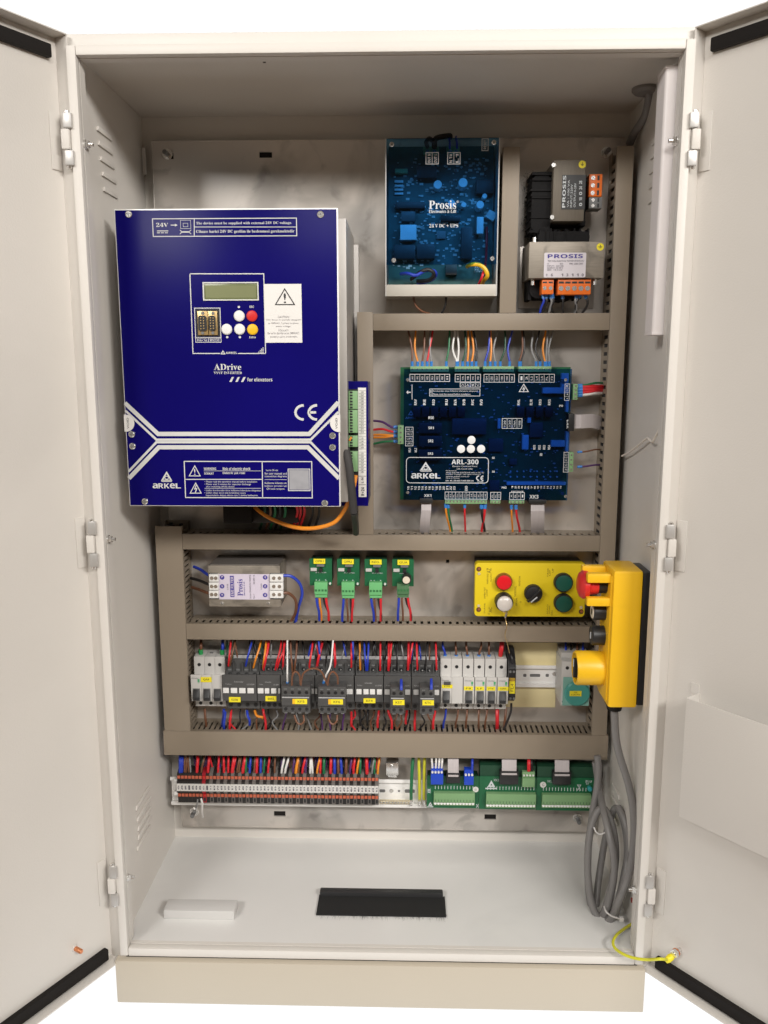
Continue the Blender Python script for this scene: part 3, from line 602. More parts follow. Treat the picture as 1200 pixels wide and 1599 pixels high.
part(t_, 'gland_block', MB().box(*R(352, 784, 396, 815, .22)[:2], .20, .27, *R(352, 784, 396, 815, .22)[2:]), BLACKR, .004)
part(t_, 'gland_flange', MB().box(*R(397, 790, 470, 812, .25)[:2], .22, .289, *R(397, 790, 470, 812, .25)[2:]), BLACKP, .003)
wires('hanging below the blue inverter', 'wires hanging under the inverter', [
    (c, .0021, [(px, 786, .20), (px + 2, 800, .21), (px - 2, 814, .235), (px - 6, 826, .262)]) for c, px in (('dark green', 412), ('brown', 421), ('green', 428), ('black', 436), ('green', 444), ('red', 463), ('red', 468), ('red', 474), ('black', 487), ('black', 497))])

# ------------------------------------------------------------------ power supply with clear blue cover
YU = .226
Z6 = ZC(590, 200, 3.243)
ups = thing('power_supply', 'grey power supply case with transparent blue cover over its circuit board', 'power supply', P3(690, 462, PL))
x0, x1, z0, z1 = R(602, 214, 779, 462, YU); zc = inv(690, 444, YU)[1]
part(ups, 'case_back', MB().box(x0, x1, PL - .003, PL - .0006, z0, z1), LGREY)
part(ups, 'case_side', MB().box(x0, x0 + .0016, YU, PL - .003, z0, z1), LGREY); part(ups, 'case_side', MB().box(x1 - .0016, x1, YU, PL - .003, z0, z1), LGREY)
part(ups, 'case_lip', MB().box(x0 + .0016, x1 - .0016, YU, PL - .003, z0, z0 + .0016).box(x0 + .0016, x1 - .0016, YU, YU + .0016, z0 + .0016, zc), mat('warm_case', (.52, .49, .43), .42, var=.02), .0004)
BY = PL - .022
bd = part(ups, 'circuit_board', MB().box(x0 + .004, x1 - .004, BY, BY + .0016, zc + .001, z1 - .002), PCBD)
CAPW = mat('capacitor_top', (.75, .78, .80), .35)
def inb(X, Y, d=0): return inv(*Z6(X, Y), BY - d)
for X, Y, r, h in ((305, 285, .0068, .022), (433, 275, .0072, .03), (543, 343, .0040, .018), (437, 387, .0043, .02), (520, 387, .0063, .03), (375, 380, .006, .025)):
    x, z = inb(X, Y, h); c_ = part(bd, 'capacitor', MB().lathe((x, BY, z), (0, -1, 0), [(0, r), (h - .001, r), (h, r * .88)], 18), CAPW)
for a, b, c, d, h, mt in ((115, 488, 197, 565, .02, CAPW), (503, 448, 537, 533, .018, CAPW), (88, 204, 152, 226, .012, CONNS), (86, 262, 130, 275, .004, CAPW), (86, 285, 130, 296, .004, CAPW), (86, 305, 130, 316, .004, CAPW), (86, 325, 130, 336, .004, CAPW), (80, 590, 190, 660, .02, BLACKP), (200, 585, 290, 660, .02, BLACKP), (200, 190, 300, 250, .016, BLACKP), (90, 372, 240, 405, .014, BLACKP), (425, 500, 480, 660, .022, BLACKP), (320, 440, 420, 470, .012, BLACKP), (500, 260, 590, 330, .014, BLACKP), (120, 420, 190, 470, .012, DGREY), (300, 520, 345, 560, .005, MGREY)):
    q = RZ(Z6, a, b, c, d, BY - h); part(bd, 'component', MB().box(q[0], q[1], BY - h, BY, q[2], q[3]), mt, .0006)
x, z = inb(577, 440, .012); part(bd, 'trimmer', MB().prism([(x - .010, z - .002), (x + .003, z - .009), (x + .010, z + .002), (x - .003, z + .009)], BY - .012, BY), CAPW, .0006)
rn = random.Random(3); mm = MB()
for k in range(280):
    x = x0 + .012 + rn.random() * (x1 - x0 - .024); z = zc + .03 + rn.random() * (z1 - zc - .05); w = .0012 + rn.random() * .002
    mm.box(x - w, x + w, BY - .0016, BY, z - w * .6, z + w * .6)
part(bd, 'small_components', mm, LGREY, kind='stuff')
mm = MB()
for k in range(60):
    x = x0 + .012 + rn.random() * (x1 - x0 - .024); z = zc + .03 + rn.random() * (z1 - zc - .05); w = .0006 + rn.random() * .0016
    mm.box(x - w, x + w, BY - .0019, BY, z - .0005, z + .0005)
part(bd, 'board_print', mm, INKW, kind='stuff')
for a, b in ((232, 312), (352, 420)):
    q = RZ(Z6, a, 78, b, 118, BY - .03); tb = part(bd, 'terminal_plug', MB().box(q[0], q[1], BY - .014, BY, q[2], q[3]), CONNS, .0006)
    for k in (.28, .72): part(tb, 'terminal_screw', MB().lathe((q[0] + (q[1] - q[0]) * k, BY - .014, (q[2] + q[3]) / 2 - .002), (0, -1, 0), [(0, .003), (.001, .003)], 10), ZINC)
q = RZ(Z6, 345, 690, 402, 742, BY - .02); part(bd, 'relay', MB().box(q[0], q[1], BY - .02, BY, q[2], q[3]), BLACKP, .0008)
ACU = acrylic('clear_blue_acrylic', (.45, .74, .96), .08)
cz = inv(*Z6(300, 690), YU)[1]
cv = part(ups, 'clear_cover', MB().box(x0 + .0018, x1 - .0018, YU + .0002, YU + .0027, cz, z1 - .001), ACU)
for X, Y in ((72, 82), (589, 72), (82, 669), (581, 660)): screw(cv, *inv(*Z6(X, Y), YU), YU, .0036)
tx = MB()
TX(tx, Z6, serif('Prosis'), 260, 366, 398, 409, YU); TX(tx, Z6, '\u00ae', 400, 366, 412, 378, YU); TX(tx, Z6, serif('Electronics & Lift'), 260, 413, 398, 429, YU); TX(tx, Z6, serif('24 V DC + UPS'), 262, 484, 408, 503, YU)
for a, b, l1, l2 in ((245, 308, 'OUT N', 'OUT L'), (355, 418, 'N TR', 'L1')):
    FR(tx, Z6, a, 123, b, 181, YU, .0010); LN(tx, Z6, [((a + b) / 2, 123), ((a + b) / 2, 181)], .0009, YU)
    TX(tx, Z6, bold(l1), a + 9, 130, a + 23, 175, YU, 90); TX(tx, Z6, bold(l2), a + 41, 130, a + 55, 175, YU, 90)
FR(tx, Z6, 529, 53, 560, 113, YU, .0009); TX(tx, Z6, bold('RESET'), 537, 60, 551, 106, YU, 90)
part(cv, 'cover_lettering', tx, INKW)
tx = MB(); TX(tx, Z6, bold('PROSIS'), 492, 700, 545, 730, BY - .001); part(bd, 'board_name', tx, INKW)
def cable(name, col, r, pts, label, sub=6, cat='wire', group=None): return single(name, MB().tube([P3(*p) for p in pts], r, 8, sub), WIRE[col] if isinstance(col, str) else col, label, cat, group)
g_ = 'wires of the power supply'
def U(X, Y, d): return (*Z6(X, Y), YU + d)
cable('wire', 'blue', .0026, [U(118, 738, .03), U(150, 735, .012), U(195, 745, .006), U(240, 722, .006), U(285, 722, .008), U(295, 745, .015), U(270, 770, .03), U(200, 790, .04)], 'thick blue wire curling at the bottom left of the clear blue cover', group=g_)
cable('wire', 'black', .0030, [U(170, 765, .03), U(215, 730, .008), U(255, 715, .004), U(285, 735, .008), U(262, 768, .016), U(200, 775, .03)], 'black wire knotted with the blue one inside the power supply', group=g_)
cable('wire', 'yellow', .0034, [U(455, 700, .03), U(475, 690, .006), U(515, 692, .003), U(545, 715, .003), U(556, 748, .006), U(535, 775, .02), U(528, 800, .035)], 'thick yellow wire arching at the bottom right of the power supply', group=g_)
cable('wire', 'red', .0020, [U(553, 500, .04), U(552, 600, .034), U(547, 680, .02), U(530, 750, .006), U(512, 790, .02), U(508, 800, .035)], 'red wire running down beside the yellow one in the power supply', group=g_)
cable('wire', 'black', .0034, [U(252, 92, .03), U(246, 70, .012), U(262, 52, .004), U(275, 62, .01)], 'short black wire looping over the top of the power supply, left of the sleeve', group=g_)
cable('wire', BLACKR, .0042, [U(288, 95, .03), U(290, 60, .012), U(310, 46, .004), U(362, 38, .01), U(368, 44, .03)], 'fat black sleeved wire lying across the top of the power supply', group=g_)
for X, lb in ((366, 'left'), (402, 'right')): cable('wire', 'blue', .0016, [U(X, 100, .03), U(X, 70, .02), U(X - 6, 50, .03), U(X - 4, 42, .05)], f'thin blue wire leaving the top of the power supply, the {lb} one of two', group=g_)
for col, p, lb in (('brown', [(646, 458, .25), (648, 474, .25), (658, 485, .245), (672, 490, .255)], 'brown wire curving out below the power supply case'), ('black', [(697, 458, .25), (696, 476, .25), (690, 489, .255)], 'black wire dropping from below the power supply case into the duct')): cable('wire', col, .0017, p, lb, group=g_)

# ------------------------------------------------------------------ two transformers
BLKF = mat('winding_tape', (.008, .0075, .008), .7, spec=.2, bump=.5, bscale=220)
def ridged(x0, x1, z0, z1, y0, y1, n, vert):               # taped winding, uneven ribs and loose tape ends
    m = MB().rrect(x0, x1, z0, z1, y0 + .004, y1, min(x1 - x0, z1 - z0) * .46, 8); g = random.Random(n)
    for k in range(n * 2):
        j = g.random() * .005; wv = (.3 + g.random() * .5)
        if vert: c = z0 + (z1 - z0) * g.random(); hh = (z1 - z0) / n * .30 * wv; m.prism([(x0 - j, c - hh), (x1 + .001, c - hh * 1.2), (x1 + .001, c + hh), (x0 - j * .6, c + hh * .8)], y0 + g.random() * .010, y1 - .004)
        else: c = x0 + (x1 - x0) * g.random(); hh = (x1 - x0) / n * .30 * wv; m.prism([(c - hh, z0 - j * .6), (c + hh, z0 - j), (c + hh * .8, z1 + j), (c - hh, z1 + j * 1.2)], y0 + g.random() * .010, y1 - .004)
    return m
YT = PL - .078
t1 = thing('transformer', 'smaller upper transformer with a black label turned on its side', 'transformer', P3(890, 350, PL), 'transformers at the upper right')
q = RZ(Z6, 889, 160, 1050, 470, YT)
part(t1, 'steel_core', MB().box(q[0], q[1], YT, PL - .006, q[2], q[3]), mat('dark_lamination', (.15, .128, .10), .55, metal=.2, var=.1, nscale=40, stretch=(14, 1, 1)), .0012)
part(t1, 'winding', ridged(q[0] - .030, q[0], q[2] - .016, q[3] - .016, YT + .012, PL - .004, 9, True), BLKF)
part(t1, 'winding', ridged(q[1], q[1] + .006, q[2] - .002, q[3] - .018, YT + .016, PL - .004, 5, True), BLKF)
fm = MB(); g = random.Random(4)
for k in range(420):
    a = g.random(); bx = q[0] - .032 + g.uniform(-.008, .004) if k % 3 else q[0] - .02 + g.uniform(-.012, .016); bz = q[2] - .012 + a * (q[3] - q[2]) if k % 3 else q[2] - .014 + g.uniform(-.006, .004)
    by = g.uniform(YT + .010, PL - .02); l = g.uniform(.004, .012); an = g.uniform(0, 6.28)
    fm.add([(bx - .0003, by, bz), (bx + .0003, by, bz), (bx + l * math.cos(an), by - .002, bz + l * math.sin(an))], [(0, 1, 2)])
part(t1, 'tape_fibres', fm, BLKF, kind='stuff')
part(t1, 'mounting_foot', MB().box(q[0] - .030, q[0] + .012, PL - .004, PL - .0006, q[2] + .004, q[3] - .004), GALV, .0006)
for X, Y in ((884, 188), (876, 452)): x, z = inv(*Z6(X, Y), YT); part(t1, 'core_screw', MB().lathe((x + .002, YT, z), (0, -1, 0), [(0, .0036), (.003, .0032)], 12), ZINC)
x, z = inv(*Z6(1037, 183), YT); e1 = part(t1, 'earth_sticker', MB().cyl((x, YT, z), (0, -1, 0), .0056, .0004, 20), YLABEL)
part(e1, 'earth_symbol', MB().box(x - .0022, x + .0022, YT - .0006, YT - .0004, z - .0004, z + .0004).box(x - .0004, x + .0004, YT - .0006, YT - .0004, z, z + .003).box(x - .0012, x + .0012, YT - .0006, YT - .0004, z - .0018, z - .0012), INKB)
l1 = RZ(Z6, 933, 236, 1052, 411, YT); lb_ = part(t1, 'label_plate', MB().box(l1[0], l1[1], YT - .0006, YT - .0001, l1[2], l1[3]), BLACKP)
tx = MB()
for s_, a, b, c, d in ((bold('PROSIS'), 937, 240, 953, 402), ('VA : 100 VA', 962, 262, 971, 400), ('INPUT:220V', 977, 284, 987, 400), ('OUTPUT:0-28V', 994, 278, 1005, 400)): TX(tx, Z6, s_, a, b, c, d, YT - .0008, 90)
for k, s_ in enumerate(('0', '10', '0', '24', '28')): TX(tx, Z6, bold(s_), 1021, 378 - k * 28, 1036, 394 - k * 28, YT - .0008, 90)
part(lb_, 'label_lettering', tx, INKW)
def tblock(parent, rect, Y, mt, n, vert, name='terminal_row'):
    x0, x1, z0, z1 = rect; b_ = part(parent, name, MB().box(x0, x1, Y, Y + .03, z0, z1), mt, .0008)
    for k in range(n):
        f = (k + .5) / n
        if vert: zc_ = z0 + (z1 - z0) * f; xa = x0 + (x1 - x0) * .3; xb = x0 + (x1 - x0) * .7
        else: xa = xb = x0 + (x1 - x0) * f; zc_ = None
        for nm, u in (('screw_hole', 0), ('entry_slot', 1)):
            px_ = xa if (vert and u == 0) else xb if vert else xa
            pz_ = zc_ if vert else z0 + (z1 - z0) * (.40 if u == 0 else .78)
            s_ = min((x1 - x0), (z1 - z0)) * (.16 if n > 2 or not vert else .16)
            if u == 0: part(b_, nm, MB().cyl((px_, Y, pz_), (0, -1, 0), s_, .0005, 14), ZINC)
            else: part(b_, nm, MB().box(px_ - s_ * (.5 if vert else 1.1), px_ + s_ * (.5 if vert else 1.1), Y - .0004, Y, pz_ - s_ * (1.1 if vert else .4), pz_ + s_ * (1.1 if vert else .4)), BLACKP)
    return b_
tblock(t1, RZ(Z6, 1071, 232, 1138, 346, YT + .016), YT + .016, ORANGE, 3, True)
tblock(t1, RZ(Z6, 1071, 349, 1138, 406, YT + .016), YT + .016, MGREY, 2, True)
YT2 = PL - .085
t2 = thing('transformer', 'wider lower transformer with a white label and orange terminals along its bottom', 'transformer', P3(880, 470, PL), 'transformers at the upper right')
q = RZ(Z6, 767, 574, 1148, 759, YT2)
part(t2, 'steel_core', MB().box(q[0], q[1], YT2, PL - .006, q[2], q[3]), STEELC, .0012)
part(t2, 'winding', ridged(q[0] + .016, q[1] - .020, q[3], q[3] + .018, YT2 + .014, PL - .004, 13, False), BLKF)
part(t2, 'winding', ridged(q[0] + .006, q[1] - .030, q[2] - .028, q[2], YT2 + .024, PL - .004, 3, False), BLKF)
part(t2, 'mounting_foot', MB().box(q[0] - .004, q[1] + .004, PL - .004, PL - .0006, q[2] - .040, q[3] + .004), GALV, .0006)
for X, Y in ((801, 568), (792, 778), (1109, 776)): x, z = inv(*Z6(X, Y), YT2); part(t2, 'core_screw', MB().lathe((x, YT2 + .012, z), (0, 0, 1), [(-.004, .003), (.006, .003)], 10), ZINC)
x, z = inv(*Z6(1128, 601), YT2); e1 = part(t2, 'earth_sticker', MB().cyl((x, YT2, z), (0, -1, 0), .0056, .0004, 20), YLABEL)
part(e1, 'earth_symbol', MB().box(x - .0030, x + .0030, YT2 - .0006, YT2 - .0004, z - .0004, z + .0004).box(x - .0004, x + .0004, YT2 - .0006, YT2 - .0004, z, z + .003).box(x - .0012, x + .0012, YT2 - .0006, YT2 - .0004, z - .0018, z - .0012), INKB)
l1 = RZ(Z6, 843, 630, 1055, 756, YT2); lb_ = part(t2, 'label_plate', MB().rrect(l1[0], l1[1], l1[2], l1[3], YT2 - .0005, YT2 - .0001, .002), mat('pale_label', (.66, .62, .66), .5, var=.02))
tx = MB(); TX(tx, Z6, bold('PROSIS'), 862, 638, 1040, 658, YT2 - .0006); part(lb_, 'brand_lettering', tx, INKP)
tx = MB()
for s_, a, b, c, d in (('TEK FAZLI KONTROL TRANSFORMATORU', 862, 668, 1046, 676), ('VA', 858, 683, 868, 690), ('400', 922, 683, 940, 690), ('PRI: 220-380', 972, 682, 1040, 690), ('INPUT:', 858, 694, 895, 701), ('220 380', 905, 694, 942, 701), ('OUTPUT: 24 100 V', 858, 704, 940, 712), ('SEC: 18-0-60', 858, 714, 935, 721)): TX(tx, Z6, s_, a, b, c, d, YT2 - .0006)
for k, s_ in enumerate(('+', '6', '', '1', '3', '1', '1', '0')):
    if s_: TX(tx, Z6, bold(s_), 852 + k * 26, 736, 862 + k * 26, 750, YT2 - .0006)
part(lb_, 'label_lettering', tx, mat('grey_print', (.12, .11, .14), .6))
tblock(t2, RZ(Z6, 832, 764, 892, 840, YT2 + .006), YT2 + .006, ORANGE, 2, False)
tblock(t2, RZ(Z6, 913, 764, 1081, 842, YT2 + .006), YT2 + .006, ORANGE, 5, False)
def w6(X, Y, d): return (*Z6(X, Y), YT2 + d)
wires('below the lower transformer', 'wires below the lower transformer', [(c, .0019, [w6(a, 838, .02), w6(a + d1, 875, .018), w6(a + d2, 905, .022), w6(a + d3, 945, .03)], 'start') for c, a, d1, d2, d3 in
    (('blue', 838, 4, -8, -18), ('black', 852, 6, -6, -22), ('grey', 872, 10, 4, -6), ('black', 884, 8, -4, 10), ('black', 936, 4, 2, 8), ('grey', 1008, -6, 0, -10), ('black', 1030, -20, -26, -22), ('black', 1050, 14, 8, -20))])

# ------------------------------------------------------------------ lift control board under dark blue acrylic
YA = PL - .050; Z8 = ZC(540, 480, 4.4409); Z9 = ZC(740, 480, 4.4409)
arl = thing('control_board', 'large green lift control board under a dark blue clear cover with white print', 'control board', P3(758, 782, PL))
x0, x1, z0, z1 = R(631, 576, 890, 781, YA); BA = PL - .028
bd = part(arl, 'circuit_board', MB().box(x0 - .006, x1 + .002, BA, BA + .0016, z0 - .003, z1 + .003), PCBG)
for px, py in ((640, 592), (876, 594), (640, 768), (876, 768)): x, z = inv(px, py, BA); part(bd, 'standoff', MB().cyl((x, BA, z), (0, -1, 0), .003, BA - YA - .003, 10), ZINC)
def bcomp(Zf, a, b, c, d, h, mt, nm='component'): q = RZ(Zf, a, b, c, d, BA - h); return part(bd, nm, MB().box(q[0], q[1], BA - h, BA, q[2], q[3]), mt, .0005)
RELAYB = mat('relay_brown', (.075, .06, .045), .4)
for b in (800, 892, 988): bcomp(Z8, 508, b, 668, b + 72, .016, RELAYB, 'relay')
for k in range(6): bcomp(Z8, 468 + k * 62, 690, 518 + k * 62, 760, .016, BLACKP, 'relay')
for k in range(4): bcomp(Z9, 300 + k * 66, 690, 352 + k * 66, 760, .016, BLACKP, 'relay')
for a, b, c, d in ((480, 555, 660, 596), (610, 455, 660, 556), (376, 712, 400, 800), (338, 885, 382, 985), (538, 922, 634, 966), (640, 640, 660, 725), (640, 860, 658, 1000), (230, 1210, 640, 1232), (168, 770, 188, 840)): bcomp(Z9, a, b, c, d, .013, CAPW)
for a, b, c, d in ((105, 910, 205, 1000), (110, 1200, 180, 1270), (390, 800, 480, 900), (250, 1050, 300, 1090)): bcomp(Z9, a, b, c, d, .008, DGREY)
bcomp(Z8, 740, 770, 977, 880, .014, DGREY, 'display_unit')
rn = random.Random(9); mm = MB()
for k in range(300):
    x = x0 + .01 + rn.random() * (x1 - x0 - .02); z = z0 + .012 + rn.random() * (z1 - z0 - .03); w = .0008 + rn.random() * .0016
    mm.box(x - w, x + w, BA - .0015, BA, z - w * .5, z + w * .5)
part(bd, 'small_components', mm, LGREY, kind='stuff')
mm = MB()
for i in range(8):
    for j in range(2): x, z = inv(*Z9(255 + 46 * i, 1135 + j * 38), BA); mm.lathe((x, BA, z), (0, -1, 0), [(0, .0014), (.004, .0014)], 8)
part(bd, 'indicator_lamps', mm, CAPW, kind='stuff')
def plugs(parent, Zf, a, b, c, d, n, Y, mt=CONNS, sw=True, vert=False):
    q = RZ(Zf, a, b, c, d, Y); p_ = part(parent, 'plug', MB().box(q[0], q[1], Y, BA, q[2], q[3]), mt, .0005)
    for k in range(n):
        f = (k + .5) / n; x, z = ((q[0] + q[1]) / 2, q[2] + (q[3] - q[2]) * f) if vert else (q[0] + (q[1] - q[0]) * f, q[2] + (q[3] - q[2]) * .45)
        shared(p_, 'clamp_screw', 'clampscrew', lambda: MB().lathe((0, 0, 0), (0, -1, 0), [(0, .0017), (.0008, .0015)], 10), ZINC, (x, Y, z))
    return p_
YP = YA + .001
for Zf, a, c, n in ((Z8, 448, 716, 8), (Z8, 758, 928, 5), (Z9, 66, 280, 6), (Z9, 312, 540, 7)): plugs(bd, Zf, a, 408, c, 446, n, YP)
for Zf, a, c, n in ((Z8, 690, 982, 12), (Z9, 116, 186, 3), (Z9, 246, 352, 4)): plugs(bd, Zf, a, 1325 if Zf is Z8 else 1335, c, 1362 if Zf is Z8 else 1360, n, YP)
plugs(bd, Z8, 362, 818, 404, 948, 4, YP, vert=True); plugs(bd, Z9, 690, 530, 722, 640, 4, YP, vert=True); plugs(bd, Z9, 662, 1005, 692, 1140, 4, YP, vert=True)
ACA = acrylic('dark_blue_acrylic', (.34, .57, .88), .08)
cv = part(arl, 'clear_cover', MB().box(x0, x1, YA, YA + .0025, z0, z1), ACA)
for px, py in ((637, 593), (637, 769), (884, 593), (884, 775)): screw(cv, *inv(px, py, YA), YA, .0026)
tx = MB(); A = YA
def ttab(Zf, a, b, c, d, labels, vert=False, rot=90):
    FR(tx, Zf, a, b, c, d, A, .0008); n = len(labels)
    for k, s_ in enumerate(labels):
        if vert:
            y0 = b + (d - b) * k / n; y1 = b + (d - b) * (k + 1) / n
            if k: LN(tx, Zf, [(a, y0), (c, y0)], .0006, A)
            TX(tx, Zf, s_, a + 9, y0 + 10, c - 9, y1 - 10, A, 0)
        else:
            u0 = a + (c - a) * k / n; u1 = a + (c - a) * (k + 1) / n
            if k: LN(tx, Zf, [(u0, b), (u0, d)], .0006, A)
            if rot: TX(tx, Zf, s_, u0 + (u1 - u0) * .33, b + 14, u1 - (u1 - u0) * .30, d - 14, A, 90)
            else: TX(tx, Zf, s_, u0 + 7, b + 8, u1 - 7, d - 8, A)
ttab(Z8, 446, 463, 722, 513, ('AV1', 'AV2', 'RE1', 'RE2', 'RU', 'RD2', 'RE', 'II')); ttab(Z8, 760, 463, 936, 516, ('II1', 'VA', 'VB', 'VC', 'VD')); ttab(Z8, 795, 522, 935, 552, ('\u2227', '\u00c2', '\u00a5', '\u2228'), rot=0)
ttab(Z9, 72, 463, 283, 518, ('IS4', 'IZE', 'ISU', '1000', '1000', 'ISE')); ttab(Z9, 314, 463, 560, 518, ('1', '2', 'L2', 'L4', 'L6', 'FL', 'F2'))
ttab(Z8, 690, 1280, 982, 1330, ('KL', 'K2', 'FL', 'FU', '0U', 'LU', '10', '24', '0V', '0C', 'GN', '10')); ttab(Z9, 118, 1282, 188, 1332, ('PL', 'KL', 'PM')); ttab(Z9, 250, 1284, 352, 1332, ('A', 'B', '+', '-'))
ttab(Z8, 416, 830, 468, 960, ('ML1', 'ML2', 'UP1', 'UP2'), True); ttab(Z9, 632, 530, 664, 645, ('1', '2', '3', '4'), True); ttab(Z9, 625, 1004, 658, 1142, ('LI', 'L2', 'L3', 'N'), True); ttab(Z9, 198, 770, 335, 838, ('120', '120', '100A', '100B'))
for Zf, X, s_ in ((Z8, 476, 'RAV'), (Z8, 538, 'RE'), (Z8, 601, 'RSD'), (Z8, 691, 'RU'), (Z8, 752, 'RVA'), (Z8, 812, 'RVB'), (Z8, 872, 'RVC'), (Z8, 932, 'RVD'), (Z9, 303, 'RHL'), (Z9, 390, 'RL1R'), (Z9, 452, 'RKO'), (Z9, 516, 'RKS')): TX(tx, Zf, bold(s_), X, 637, X + 18, 677, A, 90)
for X, s_ in ((413, 'R01'), (448, 'R02'), (481, 'R03'), (515, 'R04')): TX(tx, Z9, bold(s_), X, 955, X + 17, 985, A, 90)
for s_, a, b, c, d, Zf in (('RSE', 574, 755, 612, 774, Z8), ('SR1', 574, 826, 612, 844, Z8), ('SR2', 572, 916, 608, 935, Z8), ('SR3', 571, 1005, 607, 1022, Z8), ('P8', 594, 675, 620, 690, Z9), ('PM2', 195, 1242, 228, 1256, Z9), ('ENCODER', 262, 1272, 346, 1283, Z9), ('SE', 128, 1036, 146, 1050, Z9), ('S8', 128, 1132, 146, 1145, Z9), ('R0', 460, 1010, 476, 1030, Z9)): TX(tx, Zf, bold(s_), a, b, c, d, A)
for k in range(14): TX(tx, Z8, bold('%d' % (10 + k)), 428 + k * 24.5, 1240, 443 + k * 24.5, 1266, A, 90)
TX(tx, Z8, bold('END'), 828, 1238, 846, 1270, A, 90)
for k in range(16): TX(tx, Z9, bold('%d' % (1 + k)), 263 + k * 22.3, 1238, 274 + k * 22.3, 1258, A, 90)
FR(tx, Z8, 583, 565, 932, 614, A, .0008); LN(tx, Z8, [(600, 568), (600, 612)], .0007, A); TX(tx, Z8, bold('!'), 589, 572, 594, 606, A)
TX(tx, Z8, 'Kurulumdan \u00f6nce kullanma k\u0131lavuzunu okuyunuz', 606, 574, 918, 587, A); TX(tx, Z8, 'Please read the manual before installation.', 606, 595, 870, 607, A)
for Zf, cx, cy, r in ((Z9, 348, 562, 30),): LN(tx, Zf, [(cx, cy - r), (cx + r * 1.05, cy + r * .72), (cx - r * 1.05, cy + r * .72)], .0011, A, True); LN(tx, Zf, [(cx + 4, cy - 12), (cx - 6, cy + 4), (cx + 6, cy + 2), (cx - 3, cy + 18)], .0013, A)
LN(tx, Z8, [(461, 534), (461, 638)], .0009, A); LN(tx, Z8, [(426, 588), (452, 588)], .0016, A); LN(tx, Z8, [(434, 578), (424, 588), (434, 598)], .0012, A)
TX(tx, Z8, bold('ML1'), 436, 975, 452, 1004, A, 90); TX(tx, Z8, bold('ML2'), 478, 975, 494, 1004, A, 90)
TX(tx, Z8, bold('XK1'), 545, 1295, 595, 1314, A); TX(tx, Z9, bold('XK2'), 645, 778, 672, 840, A, 90); TX(tx, Z9, bold('XK3'), 388, 1300, 450, 1326, A)
# maker's box
bx0, bz1 = inv(*Z8(422, 1040), A); bx1, bz0 = inv(*Z9(100, 1218), A); r_ = .006; pts = []
for cx, cz, a0 in ((bx1 - r_, bz0 + r_, -90), (bx1 - r_, bz1 - r_, 0), (bx0 + r_, bz1 - r_, 90), (bx0 + r_, bz0 + r_, 180)):
    for k in range(5): t = math.radians(a0 + 22.5 * k); pts.append((cx + r_ * math.cos(t), cz + r_ * math.sin(t)))
tx.line(pts, .0011, A - .0001, .0003, True)
arkel(tx, Z8, 452, 660, 1066, 1134, 1186, A)
TX(tx, Z8, bold('ARL-300'), 735, 1054, 922, 1088, A); TX(tx, Z8, 'Elevator Command Panel', 742, 1096, 912, 1106, A); TX(tx, Z8, 'Lift Controller', 772, 1114, 884, 1124, A)
for k, (s_, c) in enumerate((('Manufactured by:', 770), ('ARKEL ELEKTRIK ELEKTRONIK SAN. ve TIC. A.S.', 962), ('Istanbul, Turkiye - All rights reserved', 935), ('www.arkel.com.tr', 860), ('Made in Turkey', 790))): TX(tx, Z8, s_, 696, 1128 + k * 13, c, 1137 + k * 13, A)
TX(tx, Z8, bold('SN: 45, 20.600.1300.008.34'), 694, 1197, 888, 1208, A)
for cx, e in ((926, 0), (956, 1)):
    LN(tx, Z8, [(cx + 17 * math.cos(math.radians(90 + 15 * k)), 1184 - 15 * math.sin(math.radians(90 + 15 * k))) for k in range(13)], .0017, A)
    if e: LN(tx, Z8, [(cx - 15, 1184), (cx - 2, 1184)], .0016, A)
TX(tx, Z8, bold('2.130'), 914, 1204, 954, 1213, A)
part(cv, 'cover_lettering', tx, INKW)
KEYW = mat('key_white', (.80, .81, .80), .45)
for X, Y in ((873, 919), (801, 981), (869, 981), (940, 981)): x, z = inv(*Z8(X, Y), A); part(arl, 'key', MB().lathe((x, A, z), (0, -1, 0), [(0, .0068), (.0012, .0066), (.0016, .005)], 20), KEYW)
# small emblem under the cover
tx = MB(); LN(tx, Z8, [(453, 720), (468, 744), (438, 744)], .0016, BA - .0006, True); TX(tx, Z8, bold('ARKEL'), 415, 758, 490, 772, BA - .001); part(bd, 'board_emblem', tx, CAPW)
# wires into the board from above
ya = YA + .012; zt = lambda X: (X, 408)
def tw(Zf, X, Xt, c, bend=0):
    a = Zf(X, 398); b = Zf((X * .45 + Xt * .55) + bend, 285); d = Zf(Xt, 165)
    return (c, .00165, [(a[0], a[1] + 2, YA + .008), (a[0], a[1] - 5, YA + .007), (*b, YA + .010), (*d, YA + .016), (d[0], d[1] - 8, YA + .02)], 'start')
top = [tw(Z8, 462, 436, 'brown', 12), tw(Z8, 500, 486, 'orange', -12), tw(Z8, 532, 548, 'brown', 4), tw(Z8, 566, 604, 'red', -4), tw(Z8, 595, 588, 'grey', -6), tw(Z8, 699, 722, 'green', 4), tw(Z8, 772, 760, 'white', -22), tw(Z8, 778, 776, 'white', 8), tw(Z8, 812, 828, 'dark green', 14), tw(Z8, 846, 850, 'orange', 4), tw(Z8, 876, 872, 'orange', 14), tw(Z8, 905, 888, 'black', 14),
       tw(Z9, 80, 112, 'blue', 6), tw(Z9, 116, 118, 'orange', 6), tw(Z9, 150, 166, 'grey', -20), tw(Z9, 185, 218, 'dark green', 14), tw(Z9, 250, 268, 'blue', -22), tw(Z9, 318, 336, 'brown', 12), tw(Z9, 326, 344, 'black', 16), tw(Z9, 434, 415, 'grey', -22), tw(Z9, 462, 456, 'black', -30), tw(Z9, 496, 500, 'orange', -18), tw(Z9, 504, 516, 'grey', -4), tw(Z9, 526, 550, 'grey', -18)]
wires('above the lift control board', 'wires above the lift control board', top)
